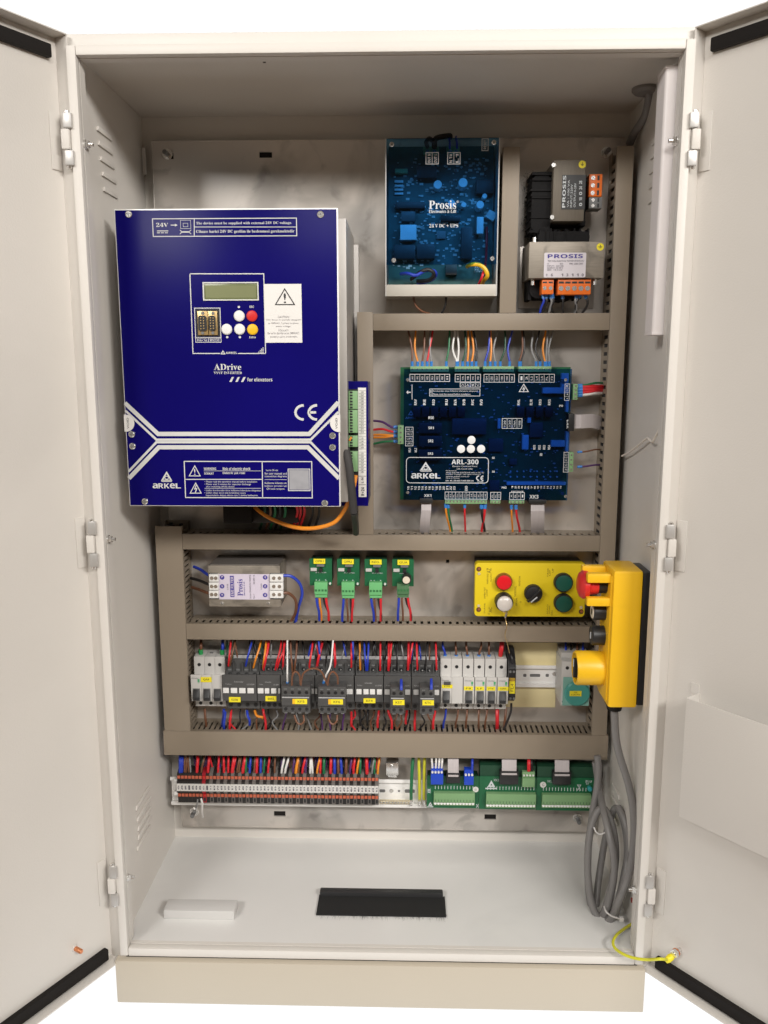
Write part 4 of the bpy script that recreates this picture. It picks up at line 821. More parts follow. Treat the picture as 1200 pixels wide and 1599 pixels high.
def bw(px, py, qx, qy, c, r=.0017): return (c, r, [(px, py, YA + .008), (px + (qx - px) * .25, py + (qy - py) * .4, YA + .012), (qx, qy - 6, YA + .03), (qx, qy + 3, YA + .034)], 'start')
wires('below the lift control board', 'wires below the lift control board', [bw(696, 786, 703, 832, 'orange'), bw(700, 786, 706, 832, 'green'), bw(726, 786, 727, 832, 'red'), bw(752, 787, 757, 832, 'black', .0022), bw(758, 787, 753, 832, 'red', .0022), bw(799, 788, 801, 832, 'orange'), bw(806, 788, 812, 833, 'red', .0020)])
wires('between upright duct and control board', 'wires left of the lift control board', [(c, .0019, [(584, y0, YA + .02), (598, y0 + d, YA + .012), (612, y1, YA + .010), (622, y1, YA + .012)], 'end') for c, y0, d, y1 in (('purple', 657, 2, 667), ('red', 671, -1, 674), ('orange', 679, 0, 680), ('orange', 683, 0, 681), ('green', 693, -3, 689))], 'top')
wires('right of the control board', 'wires right of the lift control board', [(c, r, [(902, y0, YA + .01), (916, y0 - 1, YA + .010), (930, y1, YA + .014), (942, y1, YA + .03)], 'start') for c, r, y0, y1 in (('green', .0018, 602, 598), ('red', .0034, 605, 604), ('red', .0034, 609, 608), ('red', .0030, 613, 610), ('white', .0026, 617, 614), ('brown', .0013, 706, 702), ('purple', .0015, 729, 726))], 'top')
def ribbon(pts, w, across, label, hdr=None, mt=RIBBON):
    m = MB(); P = [Vector(P3(*p)) for p in pts]; ax = Vector(across); n = len(P); vs = []
    for i, p in enumerate(P):
        d = (P[min(i + 1, n - 1)] - P[max(i - 1, 0)]).normalized(); nn = ax.cross(d).normalized() * .0006
        vs += [p - ax * w / 2 - nn, p + ax * w / 2 - nn, p + ax * w / 2 + nn, p - ax * w / 2 + nn]
    fs = [(0, 1, 2, 3), (4 * n - 1, 4 * n - 2, 4 * n - 3, 4 * n - 4)]
    for i in range(n - 1):
        for k in range(4): fs.append((4 * i + k, 4 * i + 4 + k, 4 * i + 4 + (k + 1) % 4, 4 * i + (k + 1) % 4))
    m.add(vs, fs); o = single('ribbon_cable', m, mt, label, 'ribbon cable', 'grey ribbon cables')
    if hdr: part(o, 'header_plug', MB().box(hdr[0], hdr[1], hdr[4], hdr[5], hdr[2], hdr[3]), BLACKP, .0006)
q = R(656, 778, 676, 785, YA); ribbon([(666, 783, YA + .006), (666, 797, YA - .003), (664, 815, YA + .004), (663, 832, YA + .022), (663, 838, YA + .04)], .0165, (1, 0, 0), 'grey ribbon cable hanging from the lower left corner of the lift control board', (q[0], q[1], q[2], q[3], YA - .004, BA))
q = R(826, 780, 853, 786, YA); ribbon([(840, 783, YA + .006), (840, 798, YA - .004), (840, 815, YA + .004), (840, 832, YA + .022), (840, 838, YA + .04)], .0225, (1, 0, 0), 'wide grey ribbon cable hanging from the lower right of the lift control board', (q[0], q[1], q[2], q[3], YA - .004, BA))
q = R(888, 646, 897, 673, YA); ribbon([(894, 658, YA + .006), (908, 658, YA - .001), (925, 657, YA + .004), (938, 660, YA + .02), (945, 662, YA + .045)], .0225, (0, 0, 1), 'grey ribbon cable leaving the right edge of the lift control board', (q[0], q[1], q[2], q[3], YA - .002, BA))

# ------------------------------------------------------------------ mains filter
YE = PL - .076; ZE = ZC(230, 810, 3.2432)
fl = thing('mains_filter', 'silver metal box with a lavender label and white screw terminals', 'filter', P3(380, 950, PL))
q = RZ(ZE, 311, 238, 675, 446, YE)
part(fl, 'filter_case', MB().box(q[0], q[1], YE, PL - .001, q[2], q[3]), STEELC, .001)
part(fl, 'case_lid', MB().box(q[0] + .002, q[1] - .002, YE + .004, PL - .002, q[3] + .0002, q[3] + .0012), mat('dull_lid', (.20, .18, .165), .5, metal=.4))
l1 = RZ(ZE, 363, 280, 621, 409, YE); lb_ = part(fl, 'front_label', MB().box(l1[0], l1[1], YE - .0005, YE - .0001, l1[2], l1[3]), LAV)
tx = MB(); TX(tx, ZE, serif('Prosis'), 457, 306, 484, 390, YE - .0006, 90); TX(tx, ZE, 'Electronics & Lift', 488, 318, 495, 388, YE - .0006, 90)
b1 = RZ(ZE, 421, 289, 441, 396, YE); tx.box(b1[0], b1[1], YE - .0009, YE - .0006, b1[2], b1[3])
for a in (380, 598):
    for b in (297, 342, 386): x, z = inv(*ZE(a, b), YE); tx.lathe((x, YE - .0006, z), (0, -1, 0), [(0, .0038), (.0003, .0038)], 18)
part(lb_, 'label_print', tx, INKP)
tx = MB(); TX(tx, ZE, bold('EMI FILTER'), 424, 293, 438, 392, YE - .0011, 90)
for a, ls in ((380, '123'), (598, '456')):
    for s_, b in zip(ls, (297, 342, 386)): TX(tx, ZE, bold(s_), a - 4, b - 6, a + 4, b + 6, YE - .0011, 90)
part(lb_, 'reversed_print', tx, LAV)
tx = MB(); TX(tx, ZE, 'LINE', 404, 330, 411, 360, YE - .0006, 90); TX(tx, ZE, 'LOAD', 575, 328, 582, 358, YE - .0006, 90)
for s_, a, b, d in (('3x16A 250/440VAC 50/60Hz', 518, 284, 404), ('No: 1', 537, 382, 404), ('20.08.16', 537, 285, 332)): TX(tx, ZE, s_, a, b, a + 8, d, YE - .0006, 90)
part(lb_, 'small_print', tx, mat('grey_print', (.12, .11, .14), .6))
for a, c in ((314, 362), (622, 690)):
    for b in (281, 323, 364):
        t_ = RZ(ZE, a, b, c, b + 38, YE - .004); tb = part(fl, 'terminal', MB().box(t_[0], t_[1], YE - .006, YE + .004, t_[2], t_[3]), WHITEP, .0012)
        for f in (.3, .72): part(tb, 'terminal_screw', MB().lathe((t_[0] + (t_[1] - t_[0]) * f, YE - .006, (t_[2] + t_[3]) / 2), (0, -1, 0), [(0, .0034), (.0006, .0030)], 12), ZINC)
    t_ = RZ(ZE, a + 2, 276, c - 2, 408, YE - .001); part(fl, 'terminal_well', MB().box(t_[0], t_[1], YE - .0006, YE, t_[2], t_[3]), BLACKP)
for X in (379, 613): screw(fl, *inv(*ZE(X, 428), YE), YE, .0030)
ge = 'wires of the mains filter'
for c, pts, lb in (('blue', [(303, 885, YE + .045), (314, 890, YE + .03), (324, 897, YE + .01), (331, 900, YE - .003)], 'blue wire reaching the left side of the silver mains filter from the duct'),
    ('black', [(298, 903, YE + .045), (310, 906, YE + .03), (322, 911, YE + .01), (331, 915, YE - .003)], 'black wire reaching the left side of the silver mains filter'),
    ('brown', [(300, 917, YE + .045), (312, 921, YE + .03), (322, 925, YE + .01), (331, 928, YE - .003)], 'brown wire reaching the left side of the silver mains filter'),
    ('blue', [(441, 899, YE - .002), (455, 900, YE + .002), (468, 911, YE + .012), (472, 928, YE + .02), (466, 950, YE + .03), (462, 972, YE + .04)], 'thick blue wire curving down from the right side of the mains filter'),
    ('brown', [(441, 926, YE - .002), (452, 927, YE + .004), (462, 938, YE + .016), (462, 956, YE + .03), (453, 973, YE + .042)], 'brown wire curving down from the right side of the mains filter')): cable('wire', c, .0026, pts, lb, group=ge)

# ------------------------------------------------------------------ four little relay boards
ZR = ZC(480, 860, 6.6667); YR = PL - .052; gr = 'small green boards in a row'
for i, (a, c, d, l0, l1_, k0, k1, kt, kb, nm) in enumerate(((25, 258, 362, 68, 188, 75, 210, 330, 492, 'OPR1'), (312, 545, 365, 364, 486, 358, 492, 330, 500, 'OPR2'), (598, 830, 368, 655, 776, 645, 780, 332, 498, 'REG.'), (886, 1110, 370, 941, 1062, 935, 1062, 345, 492, 'GUA'))):
    rb = thing('relay_board', ('small green board with the yellow label ' + nm + ', leftmost of the four', 'small green board with the yellow label ' + nm + ', second of the four', 'small green board with the yellow label ' + nm + ', third of the four', 'small green board with a round buzzer covering its connector, rightmost of the four')[i], 'circuit board', P3(480 + (a + c) / 13.33, 915, PL), gr)
    q = RZ(ZR, a, 82 + i * 3, c, d, YR)
    bd = part(rb, 'board', MB().box(q[0], q[1], YR, YR + .0016, q[2], q[3]), PCBG)
    part(rb, 'rail_carrier', MB().box(q[0] + .001, q[1] - .001, YR + .0022, PL - .010, q[2] + .003, q[3] - .003), mat('dark_green_carrier', (.012, .06, .03), .5), .001)
    e = RZ(ZR, l0, 82 + i * 4, l1_, 132 + i * 4, YR); lb_ = part(rb, 'name_label', MB().box(e[0], e[1], YR - .003, YR - .0002, e[2], e[3]), YLABEL)
    tx = MB(); TX(tx, ZR, nm, l0 + 18, 98 + i * 4, l1_ - 18, 120 + i * 4, YR - .0032); part(lb_, 'name_print', tx, mat('label_print', (.20, .16, .02), .6))
    for X0, Y0, X1, Y1, h, mt in ((l0 + 32, 138, l0 + 112, 162, .004, MGREY), (a + 12, 176, a + 76, 208, .003, LGREY), (l0 + 55, 178, l0 + 92, 214, .006, BLACKP)):
        e = RZ(ZR, X0, Y0 + i * 3, X1, Y1 + i * 3, YR); part(bd, 'component', MB().box(e[0], e[1], YR - h, YR, e[2], e[3]), mt, .0003)
    tx = MB(); TX(tx, ZR, 'IR-A 033001', l0 + 22, 221 + i * 3, (l0 + 66 if i == 3 else l0 + 130), 233 + i * 3, YR)
    if i < 3:
        for k, s_ in ((.1, '2'), (.34, '4'), (.82, '1')): X0 = k0 + (k1 - k0) * k; TX(tx, ZR, bold(s_), X0, 298 + i * 3, X0 + 12, 320 + i * 3, YR)
    part(bd, 'board_print', tx, INKW)
    if i < 3: x, z = inv(*ZR(c - 20, 340 + i * 3), YR); part(bd, 'solder_tip', MB().lathe((x, YR, z), (0, -1, 0), [(0, .0022), (.003, .0018)], 10), WHITEP)
    mt = CONN if i < 3 else mat('dull_connector', (.07, .17, .075), .5)
    e = RZ(ZR, k0, kt, k1, kb, YR - .012); pg = part(rb, 'connector', MB().box(e[0], e[1], YR - .012, YR, e[2] + .006, e[3]).box(e[0] + .0006, e[1] - .0006, YR - .009, YR, e[2], e[2] + .006), mt, .0006)
    for k in range(4): xx = e[0] + (e[1] - e[0]) * (k + .5) / 4; part(pg, 'entry_hole', MB().box(xx - .0017, xx + .0017, YR - .0124, YR - .0119, e[2] + .0115, e[2] + .015), mat('deep_green', (.03, .15, .05), .5))
    if i == 3:
        x, z = inv(*ZR(1036, 340), YR - .028)
        bz = part(rb, 'buzzer', MB().lathe((x, YR - .0005, z + .004), (0, -1, 0), [(0, .0078), (.019, .0078), (.021, .0070)], 24), BLACKP)
        part(bz, 'buzzer_cap', MB().lathe((x - .0006, YR - .0216, z + .0040), (0, -1, 0), [(0, .0062), (.0006, .0060)], 24), mat('cream', (.70, .62, .50), .5))
    cols = (('blue', 'orange', 'black', 'red'), ('blue', 'brown', 'black', 'red'), ('blue', 'brown', 'black', 'red'), ('blue', 'brown', 'black', 'red'))[i]
    offs = ((30, 20, 55, 28), (-14, 12, 8, -14), (28, 14, 34, 0), (-10, 12, 62, 30))[i]
    fr = (.16, .40, .70, .90)
    wires(f'below the {("leftmost", "second", "third", "rightmost")[i]} small board', 'wires below the small green boards', [(cc, .0022 if cc in ('blue', 'red') else .0017, [(*ZR(k0 + (k1 - k0) * f, kb), YR - .005), (*ZR(k0 + (k1 - k0) * f + o_ * .3, kb + 70), YR - .004), (*ZR(k0 + (k1 - k0) * f + o_ * .9, kb + 150), YR + .002), (*ZR(k0 + (k1 - k0) * f + o_, kb + 235), YR + .008)]) for cc, f, o_ in zip(cols, fr, offs)])

# ------------------------------------------------------------------ yellow push button box
YS = PL - .060; ZS = ZC(580, 820, 3.1579)
sb = thing('push_button_box', 'flat yellow push button box with a red lamp, a black selector and green buttons', 'control box', P3(828, 966, PL))
q = RZ(ZS, 511, 188, 1058, 452, YS)
part(sb, 'back_box', MB().box(q[0] + .003, q[1] - .003, YS + .020, PL - .001, q[2] + .002, q[3] - .002), BLACKP, .002)
part(sb, 'front_plate', MB().rrect(q[0], q[1], q[2], q[3], YS, YS + .0198, .006), YSTATION, .0014)
for X, Y in ((531, 217), (530, 417), (1036, 427)): x, z = inv(*ZS(X, Y), YS); s_ = part(sb, 'screw_well', MB().lathe((x, YS, z), (0, -1, 0), [(0, .0042), (.0003, .0042)], 14), mat('well_brown', (.12, .05, .015), .6)); part(s_, 'well_screw', MB().cyl((x + .0006, YS - .0003, z + .0006), (0, -1, 0), .0022, .0004, 10), COPPER)
for X, Y in ((532, 240), (530, 398), (1036, 406)): x, z = inv(*ZS(X, Y), YS); part(sb, 'rivet', MB().lathe((x, YS, z), (0, -1, 0), [(0, .0026), (.0012, .0022)], 12), mat('pale_rivet', (.6, .5, .35), .5))
def button(X, Y, r, cap, h=.010, ring=BLACKP, nm='push_button', dome=.002, lb=None):
    x, z = inv(*ZS(X, Y), YS - h * .5)
    b_ = part(sb, nm, MB().lathe((x, YS, z), (0, -1, 0), [(0, r), (h * .8, r), (h, r * .93), (h, r * .84)], 30), ring, label=lb)
    part(b_, 'button_cap', MB().lathe((x, YS - h * .9, z), (0, -1, 0), [(0, r * .86), (h * .15 + dome * .5, r * .84), (h * .15 + dome, r * .6), (h * .15 + dome * 1.15, r * .02)], 30), cap)
    return b_, x, z
RAISED = mat('bronze_ring', (.28, .13, .03), .35, metal=.5)
button(654, 279, .0145, mat('red_lens', (.72, .012, .02), .25), ring=RAISED, lb='red indicator with a bronze ring')
b_, sx, sz = button(655, 379, .0152, mat('milky_cap', (.62, .57, .52), .2, coat=.3), h=.018, dome=.006, lb='milky white button in a loose clear cap')
b_, x, z = button(800, 337, .0152, BLACKP, nm='selector_switch', lb='black rotary selector with a white pointer')
part(b_, 'selector_grip', MB().prism([(x - .0125, z - .0105), (x - .0095, z - .0125), (x + .0115, z + .0080), (x + .0088, z + .0108)], YS - .020, YS - .0105), BLACKP, .0012)
part(b_, 'pointer_line', MB().line([(x - .0060, z - .0112), (x + .0042, z - .0022)], .0020, YS - .0201, .0005), INKW)
button(948, 283, .0160, GREENL); button(948, 384, .0160, GREENL)
tx = MB()
for s_, a, b, c, d in (('AZ', 570, 212, 592, 236), ('ALARM', 588, 240, 594, 280), ('KABIN ISIGI', 570, 240, 578, 290), ('LAMBA TEST', 556, 306, 564, 362), ('LAMP', 568, 316, 574, 350), ('DURAK', 556, 384, 563, 434), ('AC', 580, 405, 596, 430), ('UST', 576, 432, 586, 442), ('NORMAL', 706, 300, 716, 352), ('REVIZYON', 728, 252, 736, 300), ('GERI ALMA', 713, 358, 721, 398), ('YUKARI', 868, 214, 875, 256), ('UP', 878, 222, 885, 250), ('ASAGI', 866, 392, 873, 440), ('DOWN', 876, 398, 883, 436), ('AC', 1016, 316, 1026, 340), ('UP', 892, 214, 900, 234), ('DN', 888, 422, 896, 444), ('O', 733, 374, 741, 384)): TX(tx, ZS, s_, a, b, c, d, YS, 90)
part(sb, 'engraved_lettering', tx, mat('dark_yellow_print', (.20, .14, .01), .6))
o = single('seal_wire', MB().tube([(sx - .004, YS - .020, sz - .012), (sx + .004, YS - .022, sz - .018), P3(790, 966, YS - .008), P3(792, 978, YS - .012), P3(789, 992, YS - .010), P3(793, 1006, YS - .004), P3(796, 1020, YS + .002)], .0007, 6, 5), mat('brass_wire', (.52, .36, .16), .35, metal=.7), 'thin twisted seal wire dangling from the milky capped button', 'seal wire')
x, z = P3(789, 961, YS - .01)[0::2]; part(o, 'wire_twist', MB().lathe((x, YS - .012, z - .004), (.3, 0, 1), [(0, .0012), (.006, .0026), (.012, .0010)], 8), ZINC)

# ------------------------------------------------------------------ pendant inspection box on the right wall
ZP = ZC(860, 850, 5.5138); YF = .050
pd = thing('pendant_control', 'tall yellow pendant control box with an emergency stop, hung inside the right wall', 'pendant control', (.36, YF, .39))
xl, xm, xr = inv(955, 990, YF)[0], inv(1001, 990, YF)[0], .3985
zb_, zt_ = inv(975, 1106, YF)[1], inv(980, 892, YF)[1]; dp = .072
part(pd, 'yellow_shell', MB().box(xl, xm, YF, YF + dp, zb_, zt_), YPLAST, .0045)
part(pd, 'black_back', MB().box(xm + .0002, xr - .0012, YF + .003, YF + dp - .003, zb_ + .003, zt_ - .003), BLACKP, .002)
part(pd, 'shell_ridge', MB().box(xl - .0022, xl + .001, YF + .007, YF + dp - .007, zb_ + .008, zt_ - .010), YPLAST, .0015)
yc = YF + dp / 2
def pz(py): return inv(935, py, yc)[1]
def pbtn(py, prof, mt, nm, lab=None): return part(pd, nm, MB().lathe((xl - .002, yc, pz(py)), (-1, 0, 0), prof, 32), mt, label=lab)
e_ = pbtn(913, [(0, .013), (.020, .013)], BLACKP, 'stop_collar')
part(e_, 'stop_mushroom', MB().lathe((xl - .021, yc, pz(913)), (-1, 0, 0), [(-.006, .014), (.006, .0155), (.009, .0205), (.016, .0215), (.021, .018), (.024, .010), (.0248, .001)], 32), REDP)
for dy, dz0, dz1 in ((-.020, .012, .019), (-.022, -.023, -.017), (.018, .013, .022)):
    z_ = pz(913); part(pd, 'stop_guard', MB().box(xl - .036, xl, yc + dy - .007, yc + dy + .007, z_ + dz0 - .003, z_ + dz1 + .004), YPLAST, .003)
k_ = pbtn(955, [(0, .0128), (.017, .0128), (.0185, .0115)], BLACKP, 'round_button'); part(k_, 'button_face', MB().lathe((xl - .0206, yc, pz(955)), (-1, 0, 0), [(0, .0108), (.001, .0100)], 24), mat('cream', (.70, .62, .50), .5))
part(k_, 'button_mark', MB().box(xl - .0222, xl - .0214, yc - .003, yc + .003, pz(955) - .004, pz(955) + .004), INKB)
k_ = pbtn(992, [(0, .0150), (.018, .0150), (.0195, .0135)], BLACKP, 'round_button'); part(k_, 'button_mark', MB().box(xl - .0226, xl - .0210, yc - .0015, yc + .0015, pz(992) - .005, pz(992) + .005), INKW)
pz_ = pz(1043)
gd = pbtn(1043, [(0, .025), (.004, .0262), (.040, .0262), (.042, .0250), (.042, .0225), (.030, .0215)], YPLAST, 'selector_guard')
part(gd, 'selector_knob', MB().lathe((xl - .0325, yc, pz_), (-1, 0, 0), [(0, .018), (.004, .018)], 24).box(xl - .046, xl - .036, yc - .0035, yc + .0035, pz_ - .015, pz_ + .015), BLACKP, .0008)
part(gd, 'selector_pointer', MB().box(xl - .0466, xl - .0460, yc - .0025, yc + .0015, pz_ + .002, pz_ + .014), INKW)
gx = (xl + xm) / 2 - .003
part(pd, 'cable_gland', MB().lathe((gx, YF + .034, zb_ + .001), (0, 0, -1), [(0, .0150), (.006, .0150), (.010, .0125), (.017, .0110)], 20), BLACKR)

# ------------------------------------------------------------------ grey cable coil, ties, earth lead
def W3(px, py, Y): return P3(px, py, Y)
YC = .085
coil = [(gx, YF + .034, zb_ - .014), W3(962, 1150, .088), W3(968, 1180, .09), W3(982, 1225, .088), W3(990, 1270, .080), W3(990, 1320, .07), W3(981, 1370, .065), W3(966, 1410, .07), W3(955, 1434, .085), W3(940, 1440, .095), W3(924, 1410, .11), W3(918, 1350, .13), W3(924, 1290, .15), W3(940, 1262, .155), W3(955, 1285, .14), W3(962, 1330, .12), W3(957, 1375, .105), W3(944, 1425, .10), W3(930, 1428, .115), W3(920, 1395, .135), W3(919, 1330, .16), W3(925, 1275, .18), W3(932, 1235, .19), W3(935, 1200, .20), W3(933, 1180, .205)]
cc = single('grey_cable_coil', MB().tube(coil, .0060, 12, 6), GREYC, 'thick grey cable from the yellow pendant, coiled at the bottom right corner', 'cable')
coil2 = [W3(930, 1190, .215), W3(936, 1230, .20), W3(942, 1262, .15), W3(952, 1305, .115), W3(960, 1350, .10), W3(955, 1395, .098), W3(944, 1430, .098), W3(932, 1424, .12), W3(936, 1370, .15), W3(948, 1300, .17), W3(962, 1262, .165), W3(976, 1290, .14), W3(980, 1340, .11), W3(971, 1395, .085), W3(960, 1432, .08)]
part(cc, 'coil_turn', MB().tube(coil2, .0057, 12, 6), GREYC)
coil3 = [W3(966, 1260, .15), W3(976, 1282, .13), W3(982, 1320, .115), W3(974, 1372, .10), W3(962, 1420, .09)]
part(cc, 'coil_turn', MB().tube(coil3, .0054, 12, 6), GREYC)
TIE = mat('nylon_tie', (.66, .64, .62), .35)
o = single('cable_tie', MB().tube([W3(944, 1416, .085), W3(947, 1424, .075), W3(956, 1431, .070), W3(968, 1435, .070), W3(972, 1436, .075)], .0013, 6, 5), TIE, 'white cable tie around the bottom of the grey cable coil', 'cable tie', 'white cable ties'); x, y, z = W3(971, 1436, .071); part(o, 'tie_head', MB().box(x - .003, x + .003, y - .003, y + .003, z - .003, z + .004), TIE, .0006)
single('cable_tie', MB().tube([W3(928, 1292, .135), W3(932, 1300, .130), W3(938, 1303, .128), W3(946, 1300, .128)], .0012, 6, 5), TIE, 'white cable tie loosely around the top of the grey cable coil', 'cable tie', 'white cable ties')
ex, ey, ez = DR(EU, -.013, EZ)
def floorpt(px, py, z=FZ):
    d = ROT @ np.array([(px - 600) / F, 1, (799.5 - py) / F]); t = (z - CAM[2]) / d[2]; return CAM[0] + d[0] * t, CAM[1] + d[1] * t
def FL(px, py, z): x, y = floorpt(px, py, z); return (x, y, z)
lead = [FL(992, 1440, .018), FL(978, 1449, .020), FL(965, 1459, .023), FL(958, 1470, .025), FL(961, 1481, .024), P3(975, 1491, -.010), P3(993, 1497, -.022), P3(1012, 1499, -.032), P3(1032, 1498, -.046), (ex - .014, ey - .005, ez - .009)]
o = single('earth_lead', MB().tube(lead, .0022, 10, 6), WIRE['yellow-green'], 'yellow and green earth lead running from inside out to the right door', 'wire')
part(o, 'green_stripe', MB().tube([(p[0], p[1] + .0006, p[2] - .0007) for p in lead], .0019, 8, 6), WIRE['green'])
d_ = Vector((ex - lead[-1][0], ey - lead[-1][1], ez - lead[-1][2])).normalized(); b0 = Vector(lead[-1])
part(o, 'lug_sleeve', MB().lathe(b0 - d_ * .004, d_, [(0, .0030), (.004, .0048), (.010, .0052), (.013, .0040)], 14), YLABEL)
part(o, 'ring_lug', MB().lathe((ex, ey, ez), DR(1, 1, 0) if 0 else tuple(Vector(DR(EU, 0, EZ)) - Vector(DR(EU, -.01, EZ))), [(0, .0062), (.0016, .0062)], 18), COPPER)

# ------------------------------------------------------------------ things on the floor and walls
x0, z_ = inv(256, 1437, .05)
a_ = floorpt(256, 1435); b_ = floorpt(366, 1437); hz = .0150
single('white_box', MB().box(a_[0], b_[0], a_[1], a_[1] + .030, FZ + .0002, FZ + hz), mat('box_plastic', (.60, .59, .575), .45, var=.02), 'flat white plastic box lying on the cabinet floor at the left', 'box', bevel=.0008)
a_ = floorpt(494, 1430); b_ = floorpt(697, 1431); c_ = floorpt(500, 1394)
br = thing('brush_strip', 'black brush strip set in the middle of the cabinet floor', 'brush strip', ((a_[0] + b_[0]) / 2, a_[1], FZ))
part(br, 'brush_holder', MB().box(a_[0] + .001, b_[0] - .003, c_[1] - .013, c_[1], FZ + .0002, FZ + .010), mat('brush_rail', (.03, .03, .031), .35, bump=.3, bscale=200), .002)
part(br, 'brush_pad', MB().box(a_[0], b_[0], a_[1], c_[1] - .010, FZ + .0002, FZ + .003), mat('bristle_black', (.012, .012, .012), .75, bump=.8, bscale=900, stretch=(1, .05, 1)))
rn = random.Random(5); m = MB()
for k in range(700):
    x = a_[0] + rn.random() * (b_[0] - a_[0]); l = .001 + rn.random() ** 4 * .014; dx = (rn.random() - .5) * .002
    m.add([(x - .00025, a_[1] + .004, FZ + .0032), (x + .00025, a_[1] + .004, FZ + .0032), (x + dx * (1 + 3 * l / .01), a_[1] - l, FZ + .0008 + rn.random() * .001)], [(0, 1, 2)])
part(br, 'bristles', m, BLACKP, kind='stuff')
x0, z1 = inv(1042, 104, .035); z0 = inv(1030, 521, .035)[1]
lp = thing('strip_light', 'slim white strip light fixed upright inside the right side wall', 'strip light', (.38, .05, z0))
part(lp, 'lamp_cover', MB().rrect(inv(1028, 300, .035)[0], .3985, .036, .075, 0, 1, .006), LEDW) if False else None
xa = inv(1030, 310, .034)[0]
mm = MB(); prf = []
for k in range(9):
    t = math.radians(90 * k / 8); prf.append((xa + .005 - .005 * math.sin(t), .039 - .005 * math.cos(t)))
poly = [(.3982, .034)] + prf[:] + [(xa, .070), (.3982, .070)]
n = len(poly); vs = [(x, y, z0 + .002) for x, y in poly] + [(x, y, z1 - .002) for x, y in poly]
mm.add(vs, [tuple(range(n))[::-1], tuple(range(n, 2 * n))] + [(i, (i + 1) % n, n + (i + 1) % n, n + i) for i in range(n)])
part(lp, 'diffuser', mm, LEDW)
part(lp, 'end_cap', MB().box(xa - .0006, .3982, .0332, .0708, z1 - .002, z1 + .0015), LEDW, .0006); part(lp, 'end_cap', MB().box(xa - .0006, .3982, .0332, .0708, z0 - .0015, z0 + .002), LEDW, .0006)
gl = P3(1010, 118, .19)
gt = thing('cable_grommet', 'round grey grommet in the cabinet ceiling with a grey cable through it', 'grommet', (gl[0], .19, H))
part(gt, 'grommet_ring', MB().lathe((gl[0], .19, H - .0002), (0, 0, -1), [(0, .020), (.004, .020), (.008, .016), (.009, .007)], 24), mat('grommet_grey', (.19, .175, .165), .6))
part(gt, 'grommet_cable', MB().tube([(gl[0] + .002, .19, H - .004), P3(1014, 150, .195), P3(1008, 180, .215), P3(992, 206, .245), P3(984, 224, .27)], .0062, 12, 6), GREYC)
ld = [(.391, *wallpt(px, py, .391)) for px, py in ((1034, 664), (1026, 678), (1019, 690), (1012, 684), (1006, 688), (994, 698), (983, 706), (972, 712))]
single('thin_grey_lead', MB().tube(ld, .0016, 8, 6), mat('pale_lead', (.78, .72, .65), .5), 'thin pale lead crossing from the right wall to the tall duct', 'wire')
for px, py, xw, lb in ((201, 1394, -.3985, 'left'), (987, 1406, .3985, 'right')):
    y, z = wallpt(px, py, xw); sg = 1 if xw < 0 else -1
    part(cab, 'earth_mark', MB().lathe((xw - sg * .0014, y, z), (sg, 0, 0), [(0, .0042), (.002, .0040)], 12), mat('rust_red', (.30, .05, .035), .6))

# ------------------------------------------------------------------ breaker and contactor row
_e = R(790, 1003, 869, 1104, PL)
single('yellow_patch', MB().box(_e[0], _e[1], PL - .0012, PL - .0004, _e[2], _e[3]), mat('pale_yellow_patch', (.92, .80, .46), .45), 'pale yellow patch on the plate behind the bare rail beside the fuse terminal', 'sheet')  # thin flat panel coloured pale yellow, laid on the plate
YB = PL - .072
rail = thing('din_rail', 'zinc mounting rail behind the breaker row, bare to the right of the breakers', 'mounting rail', P3(610, 1070, PL), 'zinc mounting rails')
ra = R(300, 1037, 925, 1071, PL - .010)
part(rail, 'rail_web', MB().box(ra[0], ra[1], PL - .004, PL - .0022, ra[2] + .005, ra[3] - .005), WHITEZ)
part(rail, 'rail_flange', MB().profile([(PL - .0022, ra[3] - .0062), (PL - .0112, ra[3] - .0062), (PL - .0112, ra[3]), (PL - .0102, ra[3]), (PL - .0102, ra[3] - .0052), (PL - .0022, ra[3] - .0052)], ra[0], ra[1]), WHITEZ)
part(rail, 'rail_flange', MB().profile([(PL - .0022, ra[2] + .0062), (PL - .0112, ra[2] + .0062), (PL - .0112, ra[2]), (PL - .0102, ra[2]), (PL - .0102, ra[2] + .0052), (PL - .0022, ra[2] + .0052)], ra[0], ra[1]), WHITEZ)
for px in (820, 836, 855): x0, x1, z0, z1 = R(px - (8 if px == 836 else 2.5), 1052.5, px + (8 if px == 836 else 2.5), 1057, PL - .004); part(rail, 'rail_slot', MB().rrect(x0, x1, z0, z1, PL - .0043, PL - .0039, .0015), MGREY)
x, z = inv(866, 1053, PL - .006); part(rail, 'rail_screw', MB().lathe((x, PL - .004, z), (0, -1, 0), [(0, .004), (.002, .003)], 12), ZINC)
BCREAM = mat('breaker_white', (.56, .545, .52), .4, var=.02)
LPRT = mat('label_print', (.20, .16, .02), .6)
def yl(parent, rect, Y, txt):
    x0, x1, z0, z1 = rect
    o = part(parent, 'name_label', MB().box(x0, x1, Y - .0006, Y - .0001, z0, z1), YLABEL)
    w, h = (x1 - x0), (z1 - z0)
    part(o, 'name_print', MB().text(bold(txt), x0 + w * .22, x1 - w * .22, z0 + h * .28, z1 - h * .28, Y - .0007), LPRT)
